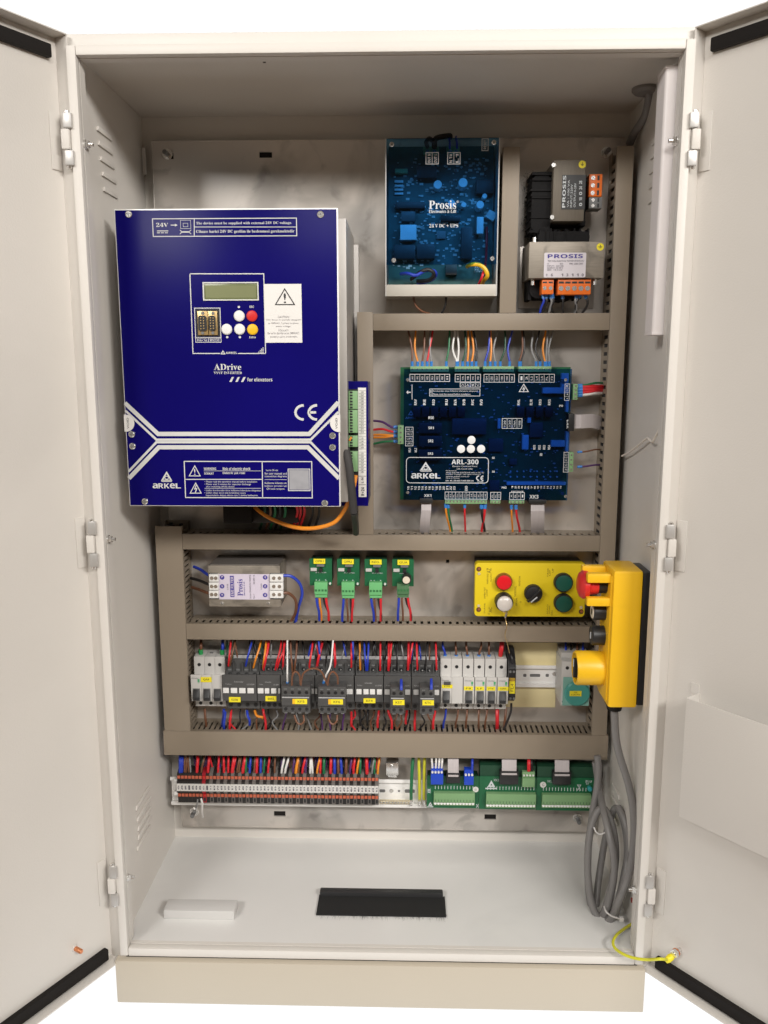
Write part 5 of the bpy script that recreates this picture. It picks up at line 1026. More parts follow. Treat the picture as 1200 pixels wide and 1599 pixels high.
# profile heights shared by all breakers (from the photograph's row)
zT = inv(740, 1019, PL - .045)[1] ; 
def zz(py, Y): return inv(740, py, Y)[1]
YTm = PL - .046
zA = zz(1029, YTm); zBn = zz(1057, YTm); zC = zz(1057.5, YB); zD = zz(1100, YB); zE = zz(1097, YTm); zF = zz(1107, YTm)
def bprofile(): return [(PL - .006, zF + .002), (YTm, zF), (YTm, zE - .001), (YB, zD + .001), (YB, zC), (YTm, zBn), (YTm, zA), (PL - .012, zA + .001), (PL - .006, zA - .006)]
def breaker(label, px0, px1, poles, txt, lab_px, toggles=None, screws_at=None, mark=True):
    x0 = inv(px0, 1070, YB)[0] + .0003; x1 = inv(px1, 1070, YB)[0] - .0003
    b = thing('circuit_breaker', label, 'circuit breaker', ((x0 + x1) / 2, PL - .006, zF), 'circuit breakers in the device row')
    w = (x1 - x0) / poles
    for k in range(poles):
        a, c = x0 + w * k + (.0002 if k else 0), x0 + w * (k + 1)
        bo = part(b, 'breaker_body', MB().profile(bprofile(), a, c), BCREAM, .0007)
        xm_ = (a + c) / 2
        for py, yy in ((1041.5, YTm), (1102, YTm)): part(bo, 'screw_hole', MB().cyl((xm_, yy, zz(py, yy)), (0, -1, 0), .0031, .0002, 14), BLACKP)
        if toggles is None or k in toggles:
            zt0, zt1 = zz(1098, YB), zz(1080, YB)
            wl = part(bo, 'toggle_well', MB().box(xm_ - .0062, xm_ + .0062, YB - .0004, YB, zt0 - .001, zt1 + .001), MGREY)
            part(bo, 'toggle', MB().profile([(YB - .0004, zt0 + .001), (YB - .0055, zt0 + .002), (YB - .0075, zt0 + .008), (YB - .0004, zt1)], xm_ - .0053, xm_ + .0053), BLACKP, .0008)
        part(bo, 'top_clip', MB().box(xm_ - .0028, xm_ + .0028, PL - .030, PL - .026, zA + .0002, zA + .0018), MGREY)
    if mark:
        tx = MB(); m_ = (x0, x0 + min(w * .9, .014))
        tx.text('Schneider', m_[0] + .002, m_[1], zz(1064, YB), zz(1062, YB), YB - .0004)
        part(b, 'maker_print', tx, MGREY)
        gx_ = x0 + w * .70 if poles < 3 else x0 + w * .66
        part(b, 'green_mark', MB().box(gx_, gx_ + .0034, YB - .0003, YB - .0001, zz(1069, YB), zz(1064.5, YB)).box(gx_, gx_ + .0034, YB - .0003, YB - .0001, zz(1070.6, YB), zz(1069.8, YB)), mat('print_green', (.08, .35, .15), .5))
    if txt: yl(b, (inv(lab_px[0], 1070, YB)[0], inv(lab_px[1], 1070, YB)[0], zz(lab_px[3], YB), zz(lab_px[2], YB)), YB - .0002, txt)
    return b
# first, three pole breaker at the left end of the row
b = breaker('three pole white breaker labelled QM at the left end of the row', 298, 347.5, 3, 'QM', (314, 331, 1061, 1069))
for px in (314.5, 348): x, z = inv(px, 1022, PL - .035); part(b, 'wire_sleeve', MB().cyl((x - .001, PL - .034, zA), (0, 0, 1), .0040, .009, 12), mat('green_sleeve', (.02, .30, .08), .4))
breaker('two module residual current breaker labelled KTRS, with one toggle', 688.5, 723.5, 2, 'KTRS', (690.5, 707, 1069.5, 1075), toggles=(0,))
part(bpy.data.objects['circuit_breaker.001'], 'test_button', MB().box(inv(693.5, 1067, YB)[0], inv(704, 1067, YB)[0], YB - .003, YB, zz(1069.5, YB), zz(1064.5, YB)), DGREY, .0008)
for k, (a, c, t_) in enumerate(((724, 741.5, 'F8'), (742, 759, 'LF'), (759.5, 776.5, 'F14'), (777, 794.5, 'FANH'))):
    breaker(f'single pole white breaker labelled {t_}, {ordw(k + 1)} of the four narrow ones', a, c, 1, t_, (a + 1, c - (0 if t_ == 'FANH' else 2.5), 1072, 1078))
# wires in and out of the breakers
def vw(px, y0, y1, c, Yb=PL - .03, r=.0019, dx=0, fe=None): return (c, r, [(px, y0, Yb), (px + dx * .3, (y0 * 2 + y1) / 3, Yb - .006), (px + dx, (y0 + 2 * y1) / 3, Yb - .004), (px + dx, y1, Yb + .008)], fe)
wires('above the white breakers', 'wires above the breakers', [vw(314, 1018, 1000, 'brown', r=.0026), vw(348, 1018, 1000, 'blue', r=.0028)] + [vw(px, 1027, 1001, c, dx=d, fe='start') for px, c, d in ((696, 'blue', -4), (713, 'brown', -1), (730.5, 'brown', -2), (748, 'brown', 4), (764, 'brown', 0))] + [vw(782, 1027, 1000, 'red', r=.0042, dx=2)])
x, z = inv(782, 1026, PL - .03); part(bpy.data.objects['circuit_breaker.005'], 'wire_sleeve', MB().cyl((x, PL - .032, zA), (0, 0, 1), .0044, .008, 12), MATS['green_sleeve'])
wires('below the white breakers', 'wires below the breakers', [vw(px, 1107, 1142, c, PL - .035, r, dx=d) for px, c, d, r in ((320, 'brown', 2, .0022), (350, 'blue', -2, .0026), (697, 'blue', -4, .0019), (716, 'brown', -4, .0017), (730, 'brown', -2, .0018), (748, 'brown', 0, .0017), (761, 'brown', -3, .0017), (777, 'red', 0, .0034), (790, 'brown', -2, .0018))])

# contactors
def cz_(py, Y): return zz(py, Y)
GREYT = mat('contactor_print', (.42, .42, .42), .5)
def contactor(label, px0, px1, tabs, txt, lab, aux=None, auxlab=None, poles=4, wide=False):
    Yf = PL - .080; Yt = PL - .052
    x0 = inv(px0, 1070, Yf)[0] + .0003; x1 = inv(px1, 1070, Yf)[0] - .0003
    c = thing('contactor', label, 'contactor', ((x0 + x1) / 2, PL - .008, cz_(1112, Yt)), 'charcoal contactors in the device row')
    zt, zu, zm, zn, zb = cz_(1033, Yt), cz_(1056, Yt), cz_(1057, Yf), cz_(1098, Yf), cz_(1110, Yt)
    part(c, 'contactor_body', MB().profile([(PL - .006, zb + .004), (Yt, zb), (Yt, cz_(1096, Yt)), (Yf, zn), (Yf, zm), (Yt, zu), (Yt, zt), (PL - .020, cz_(1024, PL - .02)), (PL - .006, cz_(1028, PL - .006))], x0, x1), DGREY, .0008)
    part(c, 'rating_strip', MB().box(x0 + .003, x1 - .003, PL - .0445, PL - .0435, cz_(1031, PL - .0445), cz_(1026, PL - .0445)), GREYT)
    w = (x1 - x0) / poles
    for k in range(poles):
        xm_ = x0 + w * (k + .5)
        shared(c, 'screw_hole', 'chole', lambda: MB().lathe((0, 0, 0), (0, -1, 0), [(0, .0036), (.0004, .0036)], 14), BLACKP, (xm_, Yt, cz_(1047 if not wide else 1056, Yt)))
        shared(c, 'screw_head', 'cglint', lambda: MB().lathe((0, 0, 0), (0, -1, 0), [(0, .0017), (.0008, .0014)], 8), ZINC, (xm_ + .0008, Yt - .0004, cz_(1047.6 if not wide else 1056.6, Yt)))
        shared(c, 'clamp_plate', 'cclamp', lambda: MB().box(-.0034, .0034, -.0016, 0, -.0010, .0016), MGREY, (xm_, Yt, cz_(1040.5 if not wide else 1049, Yt)))
        shared(c, 'pole_ridge', 'cridge', lambda: MB().box(-.0008, .0008, -.006, 0, -.008, .008), DGREY, (x0 + w * k + .0012, Yt, cz_(1043, Yt)))
        shared(c, 'screw_hole', 'chole', None, BLACKP, (xm_, Yt, cz_(1104, Yt))) 
    for a, b_, mt in tabs:
        xa_, xb_ = inv(a, 1081, Yf)[0], inv(b_, 1081, Yf)[0]; part(c, 'white_tab', MB().box(xa_, xb_, Yf - .0022, Yf, cz_(1085.5, Yf), cz_(1077.5, Yf)), mt, .0006)
    tx = MB(); tx.text('Schneider', x0 + (x1 - x0) * .35, x0 + (x1 - x0) * .62, cz_(1069, Yf), cz_(1067, Yf), Yf - .0004); tx.text('TeSys', x0 + (x1 - x0) * .08, x0 + (x1 - x0) * .26, cz_(1073, Yf), cz_(1071, Yf), Yf - .0004); tx.text('LC1D09', x0 + (x1 - x0) * .72, x0 + (x1 - x0) * .94, cz_(1073, Yf), cz_(1071, Yf), Yf - .0004)
    part(c, 'maker_print', tx, GREYT)
    if txt: yl(c, (inv(lab[0], 1095, Yf)[0], inv(lab[1], 1095, Yf)[0], cz_(lab[3], Yf), cz_(lab[2], Yf)), Yf - .0002, txt)
    if aux:
        Ya = PL - .110; a0, a1 = inv(aux[0], 1098, Ya)[0], inv(aux[1], 1098, Ya)[0]; n = aux[2]
        az1, az0 = cz_(1077, Ya), cz_(1118, Ya)
        ax = part(c, 'auxiliary_block', MB().profile([(Yf - .0002, az0 + .001), (Ya + .006, az0), (Ya + .006, cz_(1106, Ya)), (Ya, cz_(1105, Ya)), (Ya, cz_(1091, Ya)), (Ya + .006, cz_(1090, Ya)), (Ya + .006, az1), (Yf - .0002, az1 + .001)], a0, a1), DGREY, .0006)
        for k in range(n):
            xm_ = a0 + (a1 - a0) * (k + .5) / n
            for py in (1084, 1110): shared(ax, 'screw_hole', 'ahole', lambda: MB().lathe((0, 0, 0), (0, -1, 0), [(0, .0029), (.0004, .0029)], 12), BLACKP, (xm_, Ya + .006, cz_(py, Ya + .006)))
            for py in (1078.5, 1116): shared(ax, 'clamp_plate', 'aclamp', lambda: MB().box(-.0028, .0028, -.001, 0, -.0008, .0008), MGREY, (xm_, Ya + .006, cz_(py, Ya + .006)))
        part(ax, 'white_stripe', MB().box(a0 + .001, a1 - .001, Ya - .0006, Ya, cz_(1092.6, Ya), cz_(1091, Ya)), GREYT)
        yl(ax, (inv(auxlab[0], 1098, Ya)[0], inv(auxlab[1], 1098, Ya)[0], cz_(1102, Ya), cz_(1094, Ya)), Ya - .0002, auxlab[2])
        if n == 4: part(ax, 'orange_label_end', MB().box(inv(auxlab[0] - 4, 1098, Ya)[0], inv(auxlab[0], 1098, Ya)[0], Ya - .0007, Ya - .0002, cz_(1102, Ya), cz_(1094, Ya)), mat('amber_label', (.85, .48, .02), .5))
    return c
WT, WG = WHITEP, LGREY
contactor('widest charcoal contactor with white tabs, next to the three pole breaker', 347.5, 401, [(349, 358, WT), (361, 371, WT), (374, 384, WT), (387, 397, WT)], 'KUAM', (358, 376, 1092, 1100), wide=True)
contactor('small charcoal contactor labelled BRKE, second contactor from the left', 401.5, 438, [(403, 412, WT), (414, 421, WT), (424, 432, WT), (435, 438, WG)], 'BRKE', (415, 432, 1090, 1098))
contactor('charcoal contactor with a wide auxiliary block labelled KF5', 438.5, 491.5, [(487, 491, WG)], None, None, aux=(440, 484, 4), auxlab=(461, 480, 'KF5'))
contactor('charcoal contactor with a wide auxiliary block labelled KF6', 492, 553, [(487.5 + 5, 496, WG), (542, 551, WT)], None, None, aux=(497, 540, 4), auxlab=(517, 536, 'KF6'))
contactor('charcoal contactor labelled KF4 with four white tabs and no auxiliary block', 554, 599, [(557, 565, WT), (568, 576, WT), (578, 586, WT), (589, 597, WT)], 'KF4', (568, 586.5, 1092, 1099.5))
contactor('charcoal contactor with a narrow auxiliary block labelled KST', 599.5, 642.5, [(601, 609, WG), (633, 641, WG)], None, None, aux=(610, 632, 2), auxlab=(614, 632, 'KST'))
contactor('charcoal contactor with a narrow auxiliary block labelled KTC, next to the residual current breaker', 643, 688, [(646, 654, WG), (679, 686, WT)], None, None, aux=(656, 679, 2), auxlab=(660, 678, 'KTC'))
# contactor wires from above
def cw(px, pt, c, yb=1046, r=.0018, Ye=PL - .056, fe=None): return (c, r, [(px, yb, Ye + .002), (px + (pt - px) * .3, yb - 14, Ye - .004), (px + (pt - px) * .75, yb - 30, Ye + .004), (pt, 1000, Ye + .018)], fe)
W_ = []
for px, pt, c, yb in ((357, 361, 'red', 1040), (359, 368, 'brown', 1040), (384, 394, 'blue', 1040), (396, 408, 'orange', 1043), (411, 416, 'orange', 1044), (412, 420, 'red', 1046), (430, 440, 'red', 1046), (432, 446, 'red', 1047), (442, 444, 'red', 1045), (449, 449, 'white', 1070), (457, 454, 'brown', 1052), (460, 464, 'brown', 1050), (483, 489, 'red', 1044), (495, 504, 'red', 1042), (500, 497, 'blue', 1030), (505, 520.5, 'white', 1068), (524, 522, 'red', 1042), (509, 512, 'black', 1040), (549, 549, 'red', 1042), (552, 551, 'blue', 1030), (563, 562, 'orange', 1046), (565, 561, 'brown', 1046), (572, 569, 'blue', 1047), (574, 576, 'blue', 1047), (594, 594.5, 'red', 1047), (607, 608, 'red', 1047), (609, 612, 'red', 1040), (620, 621, 'black', 1046), (637.5, 639, 'red', 1046), (640, 646, 'red', 1036), (652, 651, 'red', 1046), (664, 668, 'black', 1046), (682, 681, 'red', 1046)):
    W_.append(cw(px, pt, c, yb, .0023 if (c == 'red' and px in (412, 495, 524, 607, 637.5)) else .0015 if c == 'white' else .0017, fe='start' if c == 'white' else None, Ye=PL - .056 if c != 'white' else PL - .09))
g_r = random.Random(11)
for k in range(34):
    px = 352 + 334 * (k + g_r.random() * .8) / 34; c = g_r.choice(['black', 'black', 'black', 'grey', 'brown', 'red', 'blue', 'dark green']); W_.append(cw(px, px + g_r.uniform(-9, 9), c, 1036 + g_r.uniform(-6, 6), .0015, Ye=PL - .040))
W_.sort(key=lambda w: w[2][0][0])
wires('above the contactors', 'wires above the contactors', W_)
W_ = []
for px, pt, c, y0, y1 in ((352, 350, 'blue', 1112, 1140), (361, 359, 'red', 1112, 1142), (386, 390, 'blue', 1110, 1132), (398, 410, 'orange', 1110, 1122), (411, 415, 'red', 1106, 1142), (549, 549, 'red', 1112, 1134), (592, 590, 'red', 1110, 1136), (606, 612, 'red', 1106, 1138), (636, 634, 'red', 1106, 1130), (649, 648, 'red', 1106, 1140), (680, 677, 'red', 1108, 1138), (562, 563, 'black', 1108, 1132), (575, 574, 'black', 1108, 1132)):
    W_.append((c, .0022, [(px, y0, PL - .045), (px + (pt - px) * .3, y0 + 8, PL - .052), (pt, (y0 + y1) / 2 + 4, PL - .052), (pt, y1, PL - .046)]))
for k in range(22):
    px = 352 + 330 * (k + g_r.random() * .8) / 22; c = g_r.choice(['black', 'black', 'grey', 'brown', 'red', 'purple']); W_.append((c, .0015, [(px, 1108, PL - .036), (px + g_r.uniform(-3, 3), 1118, PL - .044), (px + g_r.uniform(-6, 6), 1128, PL - .046), (px + g_r.uniform(-8, 8), 1140, PL - .044)]))
W_.sort(key=lambda w: w[2][0][0])
wires('below the contactors', 'wires below the contactors', W_)
gl_ = 'brown jumper loops on the contactors'
for pts, lb in (([(456, 1070), (457, 1055), (462, 1049), (468, 1055), (469, 1068)], 'brown jumper loop above the auxiliary block labelled KF5'), ([(470, 1070), (474, 1052), (488, 1044), (502, 1049), (511, 1068)], 'long brown jumper loop between the blocks labelled KF5 and KF6'), ([(512, 1070), (514, 1056), (520, 1049), (527, 1056), (528, 1068)], 'brown jumper loop above the auxiliary block labelled KF6'), ([(460, 1117), (464, 1128), (470, 1131), (475, 1126), (474, 1117)], 'brown jumper loop below the auxiliary block labelled KF5'), ([(512, 1117), (516, 1128), (521, 1131), (526, 1126), (527, 1117)], 'brown jumper loop below the auxiliary block labelled KF6')):
    cable('wire', 'brown', .0016, [(*p, PL - .108 - (.006 if 0 < i < 4 else 0)) for i, p in enumerate(pts)], lb, group=gl_)
for px, py, lb in ((627, 1070, 'KST'), (674, 1069, 'KTC')): cable('wire', 'blue', .0024, [(px, py - 8, PL - .092), (px, py, PL - .104), (px, py + 8, PL - .108)], f'short blue ferruled wire end above the block labelled {lb}', group='blue wire ends on the contactors')
# black fuse terminal, socket relay
ft = thing('fuse_terminal', 'black fuse terminal with a yellow label, right of the last breaker', 'fuse terminal', P3(800, 1100, PL))
q = R(794.5, 1035, 806, 1097, PL - .062)
part(ft, 'fuse_body', MB().profile([(PL - .008, q[2]), (PL - .050, q[2] - .002), (PL - .062, q[2] + .010), (PL - .062, q[3] - .010), (PL - .050, q[3] + .004), (PL - .030, q[3] + .016), (PL - .008, q[3] + .014)], q[0], q[1]), BLACKP, .001)
for py in (1049, 1091):
    for px in (797.5, 803): x, z = inv(px, py, PL - .062); part(ft, 'terminal_screw', MB().cyl((x, PL - .0605, z), (0, -1, 0), .0022, .0022, 10), MGREY)
e = R(795.5, 1064, 804.5, 1083, PL - .0625); lb_ = part(ft, 'name_label', MB().box(e[0], e[1], PL - .0634, PL - .062, e[2], e[3]), YLABEL); part(lb_, 'name_print', MB().text('FL4', e[0] + .0025, e[1] - .0025, e[2] + .004, e[3] - .004, PL - .0636, 90), LPRT)
part(ft, 'label_holder', MB().box(e[0], e[1], PL - .0632, PL - .062, e[3] + .0004, e[3] + .006), mat('amber_dark', (.45, .28, .03), .5))
cable('wire', 'black', .0030, [(793, 1014, PL - .03), (798, 1022, PL - .05), (801, 1032, PL - .056), (800, 1040, PL - .05)], 'thick black wire bending into the top of the fuse terminal', group='wires of the fuse terminal')
cable('wire', 'black', .0020, [(799, 1098, PL - .05), (798, 1112, PL - .054), (792, 1128, PL - .054), (787, 1140, PL - .052)], 'black wire dropping from the fuse terminal into the duct below', group='wires of the fuse terminal')
cable('wire', 'brown', .0017, [(791, 1106, PL - .044), (790, 1120, PL - .05), (788, 1134, PL - .05)], 'thin brown wire dropping beside the last breaker', group='wires of the fuse terminal')
YK = PL - .066
so = thing('socket_relay', 'grey rail module with a round teal lens, half hidden behind the pendant', 'relay', P3(900, 1104, PL), )
q = R(877, 1033, 922, 1102, YK)
part(so, 'module_body', MB().box(q[0], q[1], YK, PL - .010, q[2], q[3]), LGREY, .0012); part(so, 'module_top', MB().box(q[0] + .001, q[1] - .001, YK + .016, PL - .012, q[3] + .0002, q[3] + .010), LGREY, .001)
Zq = ZC(670, 990, 4.4444)
e = RZ(Zq, 930, 300, 1112, 496, YK); fp = part(so, 'teal_panel', MB().box(e[0], e[1], YK - .0012, YK - .0002, e[2], e[3]), mat('pale_teal', (.20, .42, .36), .4))
x, z = inv(*Zq(1028, 410), YK); part(so, 'teal_lens', MB().lathe((x, YK - .0012, z), (0, -1, 0), [(0, .0218), (.003, .0218), (.005, .0195), (.0055, .002)], 36), TEAL)
e = RZ(Zq, 978, 396, 1060, 432, YK - .0068); lb_ = part(so, 'name_label', MB().box(e[0], e[1], YK - .0072, YK - .0066, e[2], e[3]), YLABEL); tx = MB(); TX(tx, Zq, 'KGE', 1008, 401, 1030, 411, YK - .0072); TX(tx, Zq, 'KORUMA', 988, 416, 1050, 427, YK - .0072); part(lb_, 'name_print', tx, LPRT)
for X, Y in ((962, 236), (1004, 236), (937, 470)): x, z = inv(*Zq(X, Y), YK); part(so, 'screw_hole', MB().cyl((x, YK, z), (0, -1, 0), .0030, .0004, 14), BLACKP)
wires('above the module with the teal lens', 'wires above the teal lens module', [vw(px, 1028, 1003, c, PL - .03, .0019) for px, c in ((884, 'blue'), (892, 'black'), (902, 'brown'), (911, 'blue'))])

# ------------------------------------------------------------------ terminal strip
Zt = ZC(265, 1175, 10); YZ = PL - .050
r2 = R(271, 1209, 668, 1252, PL - .012)
rail2 = thing('din_rail', 'bright zinc rail under the terminal strip, bare between it and the green boards', 'mounting rail', P3(470, 1250, PL), 'zinc mounting rails')
part(rail2, 'rail_web', MB().box(r2[0], r2[1], PL - .022, PL - .0205, r2[2] + .005, r2[3] - .006), WHITEZ)
part(rail2, 'rail_flange', MB().box(r2[0], r2[1], PL - .0290, PL - .0278, r2[3] - .0066, r2[3]).box(r2[0], r2[1], PL - .0278, PL - .0206, r2[3] - .0066, r2[3] - .0054), WHITEZ)
part(rail2, 'rail_flange', MB().box(r2[0], r2[1], PL - .0290, PL - .0278, r2[2], r2[2] + .0066).box(r2[0], r2[1], PL - .0278, PL - .0206, r2[2] + .0054, r2[2] + .0066), WHITEZ)
Zm = ZC(590, 1175, 7.0588)
for a, b, c, d in ((22, 408, 84, 440), (300, 408, 410, 446)): e = RZ(Zm, a, b, c, d, PL - .022); part(rail2, 'rail_slot', MB().rrect(*e, PL - .0224, PL - .0219, .002), MGREY)
for a, r in ((152, .0040), (236, .0021)): x, z = inv(*Zm(a, 426), PL - .022); part(rail2, 'rail_screw', MB().lathe((x, PL - .022, z), (0, -1, 0), [(0, r), (.001, r * .8)], 14), MGREY if r < .003 else ZINC)
e = RZ(Zm, 96, 118, 228, 290, PL - .03); kb = thing('rail_bracket', 'small pale steel bracket with a screw above the bare zinc rail', 'bracket', (e[0], PL, e[2]))
part(kb, 'bracket_plate', MB().box(e[0], e[1], PL - .030, PL - .0285, e[2] + .006, e[3]).box(e[0], e[1], PL - .0285, PL - .0006, e[3] - .0015, e[3]).box(e[0] + .003, e[1] - .003, PL - .026, PL - .0245, e[2], e[2] + .008), ZINC, .0005); x, z = inv(*Zm(158, 152), PL - .03); screw(kb, x, z, PL - .030, .0032)
# one terminal of each kind, then copies
zt0 = lambda py: inv(430, py, YZ)[1]
def terminal(mt, ins=ORSTRIP, nm_col=OFFW, clear=False):
    w = .0052
    t = thing('terminal_block', 'x', 'terminal block', (0, PL, 0)); 
    zc0 = zt0(1257); f = lambda py: zt0(py)
    mb = MB().profile([(PL - .024, f(1256)), (YZ + .004, f(1257)), (YZ + .004, f(1241)), (YZ, f(1240)), (YZ, f(1222)), (YZ + .004, f(1221)), (YZ + .004, f(1212)), (PL - .030, f(1205)), (PL - .024, f(1208))], -w / 2, w / 2)
    part(t, 'terminal_body', mb, mt, .0003)
    part(t, 'marker_tag', MB().box(-w / 2 + .00015, w / 2 - .00015, YZ - .0018, YZ - .0002, f(1236.5), f(1225.5)), nm_col)
    for a, b in ((1219, 1214.6), (1247, 1242.6)): part(t, 'release_button', MB().box(-w * .40, w * .40, YZ + .0022, YZ + .0039, f(a), f(b)), ins, .0003)
    for a, b in ((1224, 1221.4), (1254.5, 1249)): part(t, 'entry_hole', MB().box(-w * .26, w * .26, YZ + (.0036 if a > 1230 else .0034), YZ + .0039, f(a) if a > 1230 else f(1224) + .0012, f(b)), BLACKP)
    return t
TBLK = mat('terminal_black', (.022, .019, .018), .4); TRED = mat('terminal_red', (.34, .015, .025), .4)
protos = {'black': terminal(TBLK), 'grey': terminal(SMOKE), 'red': terminal(TRED, REDP)}
xa_ = inv(276.5, 1230, YZ)[0]; xb_ = inv(591.5, 1240, YZ)[0]
seq = ['black'] * 7 + ['red', 'black'] + ['grey', 'black'] * 23 + ['grey']
n = len(seq); tot = {k: seq.count(k) for k in protos}; cnt = {}
slope = (inv(592, 1240, YZ)[1] - inv(277, 1230.5, YZ)[1]) * 0
wt = (xb_ - xa_) / n
digits = {}
for i, k in enumerate(seq):
    cnt[k] = cnt.get(k, 0) + 1; t = protos[k]
    if cnt[k] > 1:
        r = t.copy(); COL.objects.link(r)
        for ch in t.children: c = ch.copy(); COL.objects.link(c); c.parent = r
        t = r
    t.location = (xa_ + (i + .5) * wt, PL, 0); t.scale = (wt / .00525, 1, 1)
    t['group'] = 'terminal blocks on the zinc rail'
    t['label'] = 'red terminal block near the left end of the terminal strip' if k == 'red' else f'{k} terminal block with orange buttons, {ordw(cnt[k])} {k} one from the left in the strip'
    p = MB().text(random.choice('123456789') + (random.choice('0123456789') if i > 8 else ''), -.0012, .0012, zt0(1234.5), zt0(1227.5), YZ - .0020, 90)
    o = bpy.data.objects.new('marker_print', mesh_of('marker_print', p, mat('grey_print', (.12, .11, .14), .6), 0, (0, PL, 0))); COL.objects.link(o); o.parent = t
e = R(271, 1219, 279.5, 1245, YZ); es = thing('rail_end_stop', 'white end stop clamped at the left end of the terminal strip', 'end stop', (e[0], PL, e[2]))
part(es, 'end_stop_body', MB().box(e[0], xa_ - .0004, YZ + .006, PL - .022, e[2], e[3] - .002), WHITEP, .001); part(es, 'end_stop_head', MB().lathe(((e[0] + xa_) / 2, YZ + .006, e[2] + .006), (0, -1, 0), [(0, .004), (.004, .0035)], 14), WHITEP)
def sw(X, Xt, c, r=.0018): a = Zt(X, 395); b = Zt(Xt, 40); return (c, r, [(a[0], a[1] - 2, YZ + .012), (a[0] + (b[0] - a[0]) * .2, a[1] - 14, YZ + .006), (a[0] + (b[0] - a[0]) * .75, a[1] - 28, YZ + .010), (b[0], b[1] - 3, YZ + .024)])
rows = [(165, 170, 'blue', .0032), (190, 200, 'blue', .0026), (235, 235, 'brown', .0018), (255, 275, 'brown', .0018), (300, 285, 'brown', .0018), (330, 310, 'grey', .0015), (425, 445, 'red', .0027), (490, 550, 'brown', .0018), (595, 625, 'red', .0026), (755, 775, 'red', .0020), (850, 845, 'red', .0022), (915, 920, 'red', .0020), (970, 1010, 'red', .0024), (985, 1040, 'red', .0020), (1050, 1100, 'brown', .0017), (1080, 1120, 'brown', .0017), (1140, 1185, 'red', .0030),
        (1190, 1200, 'green', .0020), (1250, 1270, 'blue', .0022), (1320, 1340, 'brown', .0018), (1360, 1370, 'red', .0024), (1420, 1430, 'blue', .0022), (1470, 1490, 'green', .0017), (1535, 1565, 'red', .0020), (1640, 1650, 'brown', .0017), (1745, 1800, 'white', .0021), (1800, 1870, 'white', .0021), (1925, 1955, 'purple', .0017), (1970, 2020, 'orange', .0028), (2015, 2035, 'brown', .0017), (2070, 2130, 'red', .0021), (2120, 2150, 'purple', .0016), (2195, 2205, 'white', .0019), (2235, 2215, 'white', .0019),
        (2300, 2355, 'orange', .0019), (2355, 2365, 'red', .0019), (2410, 2415, 'green', .0026), (2515, 2525, 'red', .0027), (2580, 2575, 'blue', .0028), (2635, 2635, 'brown', .0024), (2690, 2670, 'blue', .0024), (2755, 2765, 'brown', .0026), (2815, 2850, 'purple', .0020), (2870, 2900, 'red', .0022), (2925, 2970, 'orange', .0019), (2975, 2985, 'green', .0022), (3085, 3075, 'red', .0030), (3160, 3205, 'grey', .0017), (3200, 3215, 'green', .0018), (3250, 3285, 'orange', .0021)]
tw_ = [sw(a, b, c, r) for a, b, c, r in rows]; g = random.Random(21)
for k in range(58):  # denser wiring; the dark wires also stand in for shade on the plate
    X = 180 + 3080 * (k + g.random() * .7) / 58; c = g.choice(['black', 'black', 'black', 'dark green', 'brown', 'red', 'purple', 'blue']); w_ = sw(X, X + g.uniform(-60, 60), c, .0016)
    tw_.append((c, w_[1], [(a, b, y + .012) for a, b, y in w_[2]]))
tw_.sort(key=lambda w: w[2][0][0])
wires('above the terminal strip', 'wires above the terminal strip', tw_)
part(bpy.data.objects['mounting_plate'], 'shade_strip', MB().box(0, .001, PL - .0004, PL - .0002, .06, .061), GALV) if False else None
cable('wire', 'white', .0020, [(314, 1247, YZ + .004), (316, 1255, YZ + .002), (315.5, 1266, YZ + .01), (317, 1276, YZ + .03)], 'short white wire hanging below the left end of the terminal strip', group='wires below the terminal strip')
cable('wire', 'grey', .0014, [(309, 1248, YZ + .004), (308, 1256, YZ + .003), (306, 1264, YZ + .012)], 'thin grey wire hanging below the left end of the terminal strip', group='wires below the terminal strip')

# ------------------------------------------------------------------ three green connector boards at the lower right
YQ = PL - .050; Zv = ZC(750, 1175, 6.3158)
def gboard(label, px0, px1, py0, py1, rowrect, n, Zf, carrier=False):
    g = thing('connector_board', label, 'circuit board', P3((px0 + px1) / 2, py1, PL), 'green connector boards at the lower right')
    q = R(px0, py0, px1, py1, YQ); b_ = part(g, 'board', MB().box(q[0], q[1], YQ, YQ + .0016, q[2], q[3]), PCBG)
    part(g, 'rail_carrier', MB().box(q[0] + .001, q[1] - .001, YQ + .002, PL - .024, q[2] + .002, q[3] + (.020 if carrier else -.002)), mat('dark_green_carrier', (.012, .06, .03), .5), .001)
    e = RZ(Zf, *rowrect, YQ - .010); cb_ = part(g, 'connector_row', MB().box(e[0], e[1], YQ - .010, YQ, e[2] + (e[3] - e[2]) * .30, e[3]).box(e[0], e[1], YQ - .006, YQ, e[2], e[2] + (e[3] - e[2]) * .30), CONNS, .0005)
    zs = e[2] + (e[3] - e[2]) * .16
    for k in range(n):
        x = e[0] + (e[1] - e[0]) * (k + .5) / n
        shared(cb_, 'clamp_screw', 'cs2', lambda: MB().lathe((0, 0, 0), (0, -1, 0), [(0, .0027), (.0014, .0022)], 10), mat('bright_screw', (.92, .92, .90), .3, metal=.2), (x, YQ - .006, zs))
        shared(cb_, 'tooth', 'cst', lambda: MB().box(-.0006, .0006, -.0004, 0, -.0022, .0022), mat('deep_sage', (.08, .17, .08), .5), (x, YQ - .010, e[2] + (e[3] - e[2]) * .44))
        shared(b_, 'pin_print', 'pinp', lambda: MB().box(-.0005, .0005, -.0003, 0, -.0032, .0032), INKW, (x, YQ, e[3] + .0062))
    return g, b_
g1, bd1 = gboard('leftmost green connector board, with two bright blue plugs', 667, 748, 1212, 1262, (620, 455, 1072, 600), 13, Zm)
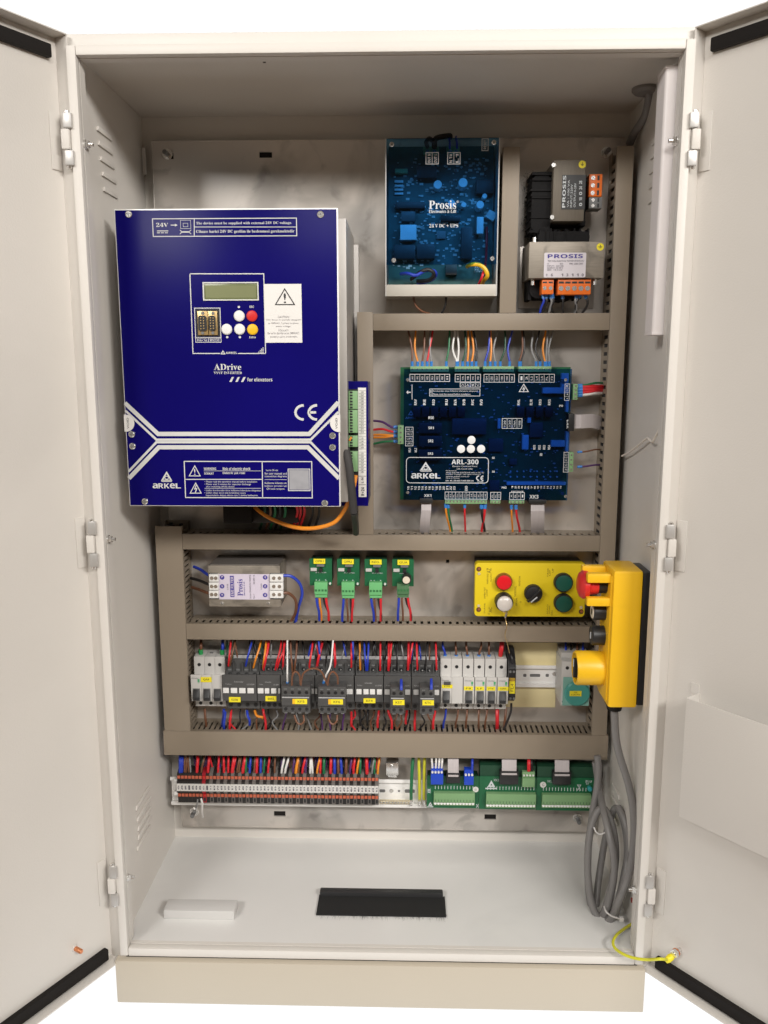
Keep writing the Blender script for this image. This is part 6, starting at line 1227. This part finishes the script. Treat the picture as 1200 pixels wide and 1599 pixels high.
g2, bd2 = gboard('middle green connector board, with the white triangle emblem', 748.6, 837, 1213, 1264, (62, 415, 552, 560), 16, Zv, True)
g3, bd3 = gboard('rightmost green connector board, with a round teal part at its corner', 837.6, 930, 1215, 1266, (615, 425, 1098, 562), 16, Zv, True)
for a, c, n, b0, b1 in ((588, 724, 4, 165, 356), (956, 1060, 3, 205, 362)):
    e = RZ(Zm, a, b0, c, b1, YQ - .016); p_ = part(g1, 'blue_plug', MB().box(e[0], e[1], YQ - .016, YQ, e[2], e[2] + (e[3] - e[2]) * .6).box(e[0] + .0004, e[1] - .0004, YQ - .012, YQ, e[2] + (e[3] - e[2]) * .6, e[3]), CBLUE, .0006)
    for k in range(n): x = e[0] + (e[1] - e[0]) * (k + .5) / n; part(p_, 'plug_screw', MB().lathe((x, YQ - .012, e[2] + (e[3] - e[2]) * .68), (0, -1, 0), [(0, .0020), (.003, .0019)], 10), WHITEP)
x, z = inv(*Zm(1081, 408), YQ); ds = part(bd1, 'round_badge', MB().cyl((x, YQ, z), (0, -1, 0), .0052, .001, 22), OFFW); part(ds, 'badge_mark', MB().lathe((x, YQ - .001, z), (0, -1, 0), [(0, .0024), (.0002, .0024)], 16), LGREY)
x, z = inv(*Zv(622, 318), YQ); ds = part(bd3, 'round_badge', MB().cyl((x, YQ, z), (0, -1, 0), .0054, .001, 22), OFFW); part(ds, 'badge_mark', MB().text('G', x - .002, x + .002, z - .0026, z + .0026, YQ - .0012), MGREY)
tx = MB(); LN(tx, Zm, [(582, 556), (598, 584), (566, 584)], .0016, YQ, True); LN(tx, Zm, [(545, 600), (615, 600)], .0014, YQ); LN(tx, Zm, [(1088, 572), (1112, 608)], .0010, YQ); LN(tx, Zm, [(1112, 572), (1088, 608)], .0010, YQ); TX(tx, Zm, bold('XK'), 550, 400, 585, 450, YQ, 90); part(bd1, 'board_print', tx, INKW)
tx = MB(); LN(tx, Zv, [(112, 292), (136, 334), (88, 334)], .0030, YQ, True); LN(tx, Zv, [(52, 356), (168, 356)], .0024, YQ); TX(tx, Zv, 'XK2', 134, 262, 186, 284, YQ); part(bd2, 'board_print', tx, INKW)
tx = MB(); TX(tx, Zv, 'XK3', 662, 274, 712, 296, YQ); LN(tx, Zv, [(960, 318), (994, 376)], .0010, YQ); LN(tx, Zv, [(996, 318), (962, 376)], .0010, YQ); LN(tx, Zv, [(958, 322), (998, 322)], .0010, YQ); TX(tx, Zv, bold('ZLU'), 1040, 276, 1102, 296, YQ); TX(tx, Zv, bold('24'), 1046, 302, 1072, 316, YQ); part(bd3, 'board_print', tx, INKW)
x, z = inv(*Zv(1080, 350), YQ); part(bd3, 'teal_disc', MB().lathe((x, YQ, z), (0, -1, 0), [(0, .0042), (.006, .0042), (.007, .0030)], 18), mat('teal_part', (.03, .33, .36), .4))
e = RZ(Zv, 420, 205, 542, 345, YQ - .012); p_ = part(g2, 'green_plug', MB().box(e[0], e[1], YQ - .012, YQ, e[2], e[2] + (e[3] - e[2]) * .62).box(e[0], e[1], YQ - .008, YQ, e[2] + (e[3] - e[2]) * .62, e[3]), CONNS, .0005)
for k in range(4): part(p_, 'plug_screw', MB().lathe((e[0] + (e[1] - e[0]) * (k + .5) / 4, YQ - .008, e[2] + (e[3] - e[2]) * .78), (0, -1, 0), [(0, .0018), (.002, .0016)], 10), WHITEP)
for Zf, a, c, b0, b1, lab, nt in ((Zm, 776, 892, 232, 340, 'grey ribbon cable dropping to the leftmost green connector board', 10), (Zv, 214, 362, 190, 318, 'grey ribbon cable dropping to the middle green connector board', 10), (Zv, 736, 882, 200, 320, 'grey ribbon cable dropping to the rightmost green connector board', 10)):
    e = RZ(Zf, a - 18, b0, c + 18, b1, YQ - .012); xm_ = (a + c) / 2; pa, pb, pc = Zf(xm_, 50), Zf(xm_, 130), Zf(xm_, b0 + 14)
    ribbon([(pa[0], pa[1] - 8, YQ + .01), (*pa, YQ - .002), (*pb, YQ - .008), (*pc, YQ - .010)], (e[1] - e[0]) * .78, (1, 0, 0), lab, (e[0], e[1], e[2], e[3], YQ - .012, YQ))
    o = bpy.data.objects[[k.name for k in bpy.data.objects if k.name.startswith('ribbon_cable')][-1]]
    part(o, 'strain_clip', MB().box(e[0] + .003, e[1] - .003, YQ - .0136, YQ - .012, e[3] - .006, e[3] - .0025), RIBBON, .0004)
def gw(Zf, X, Xt, c, r, b, yy=-.012): p0 = Zf(X, b); p1 = Zf(Xt, 50); return (c, r, [(*p0, YQ + yy), ((p0[0] * 2 + p1[0]) / 3, (p0[1] * 2 + p1[1]) / 3, YQ + yy - .002), ((p0[0] + 2 * p1[0]) / 3, (p0[1] + 2 * p1[1]) / 3, YQ + yy), (p1[0], p1[1] - 4, YQ + .008)])
wires('rising from the green connector boards', 'wires above the green connector boards', [gw(Zm, 605, 595, 'white', .0019, 170), gw(Zm, 640, 648, 'white', .0019, 170), gw(Zm, 674, 684, 'white', .0019, 170), gw(Zm, 706, 716, 'white', .0019, 170), gw(Zm, 1042, 1046, 'blue', .0024, 210, -.010), gw(Zv, 482, 484, 'red', .0034, 180, -.006), gw(Zv, 512, 506, 'black', .0024, 180, -.006)])
wires('crossing the bare zinc rail', 'wires crossing the bare zinc rail', [(c, r, [(*Zm(a, 540), PL - .028), (*Zm(a, 420), PL - .040), (*Zm(a + d * .4, 220), PL - .044), (*Zm(a + d, 50), PL - .036)]) for c, r, a, d in (('green', .0030, 370, 22), ('yellow-green', .0027, 462, -8), ('yellow-green', .0027, 512, 8))])
for a, c in ((358, 384), (450, 474), (494, 524)):
    e = RZ(Zm, a, 520, c, 590, PL - .034); k_ = thing('earth_clamp', f'silver earth clamp on the zinc rail holding the {"green wire" if a == 358 else "left yellow-green wire" if a == 450 else "right yellow-green wire"}', 'earth clamp', (e[0], PL, e[2]), 'earth clamps on the zinc rail')
    part(k_, 'clamp_body', MB().box(e[0], e[1], PL - .036, PL - .0295, e[2], e[3]), ZINC, .0008); part(k_, 'clamp_screw', MB().lathe(((e[0] + e[1]) / 2, PL - .036, e[2] + .003), (0, -1, 0), [(0, .0018), (.0016, .0016)], 10), ZINC)
e = RZ(Zm, 22, 520, 372, 562, PL - .030); eb = thing('earth_bar', 'narrow brassy comb of screws along the foot of the bare zinc rail', 'earth bar', (e[0], PL, e[2]))
part(eb, 'bar', MB().box(e[0], e[1], PL - .0335, PL - .0295, e[2], e[3]), mat('pale_brass', (.78, .70, .52), .3, metal=.8), .0005)
for k in range(11): shared(eb, 'bar_screw', 'bscr', lambda: MB().lathe((0, 0, 0), (0, -1, 0), [(0, .0019), (.0014, .0016)], 10), ZINC, (e[0] + (e[1] - e[0]) * (k + .5) / 11, PL - .0335, (e[2] + e[3]) / 2))
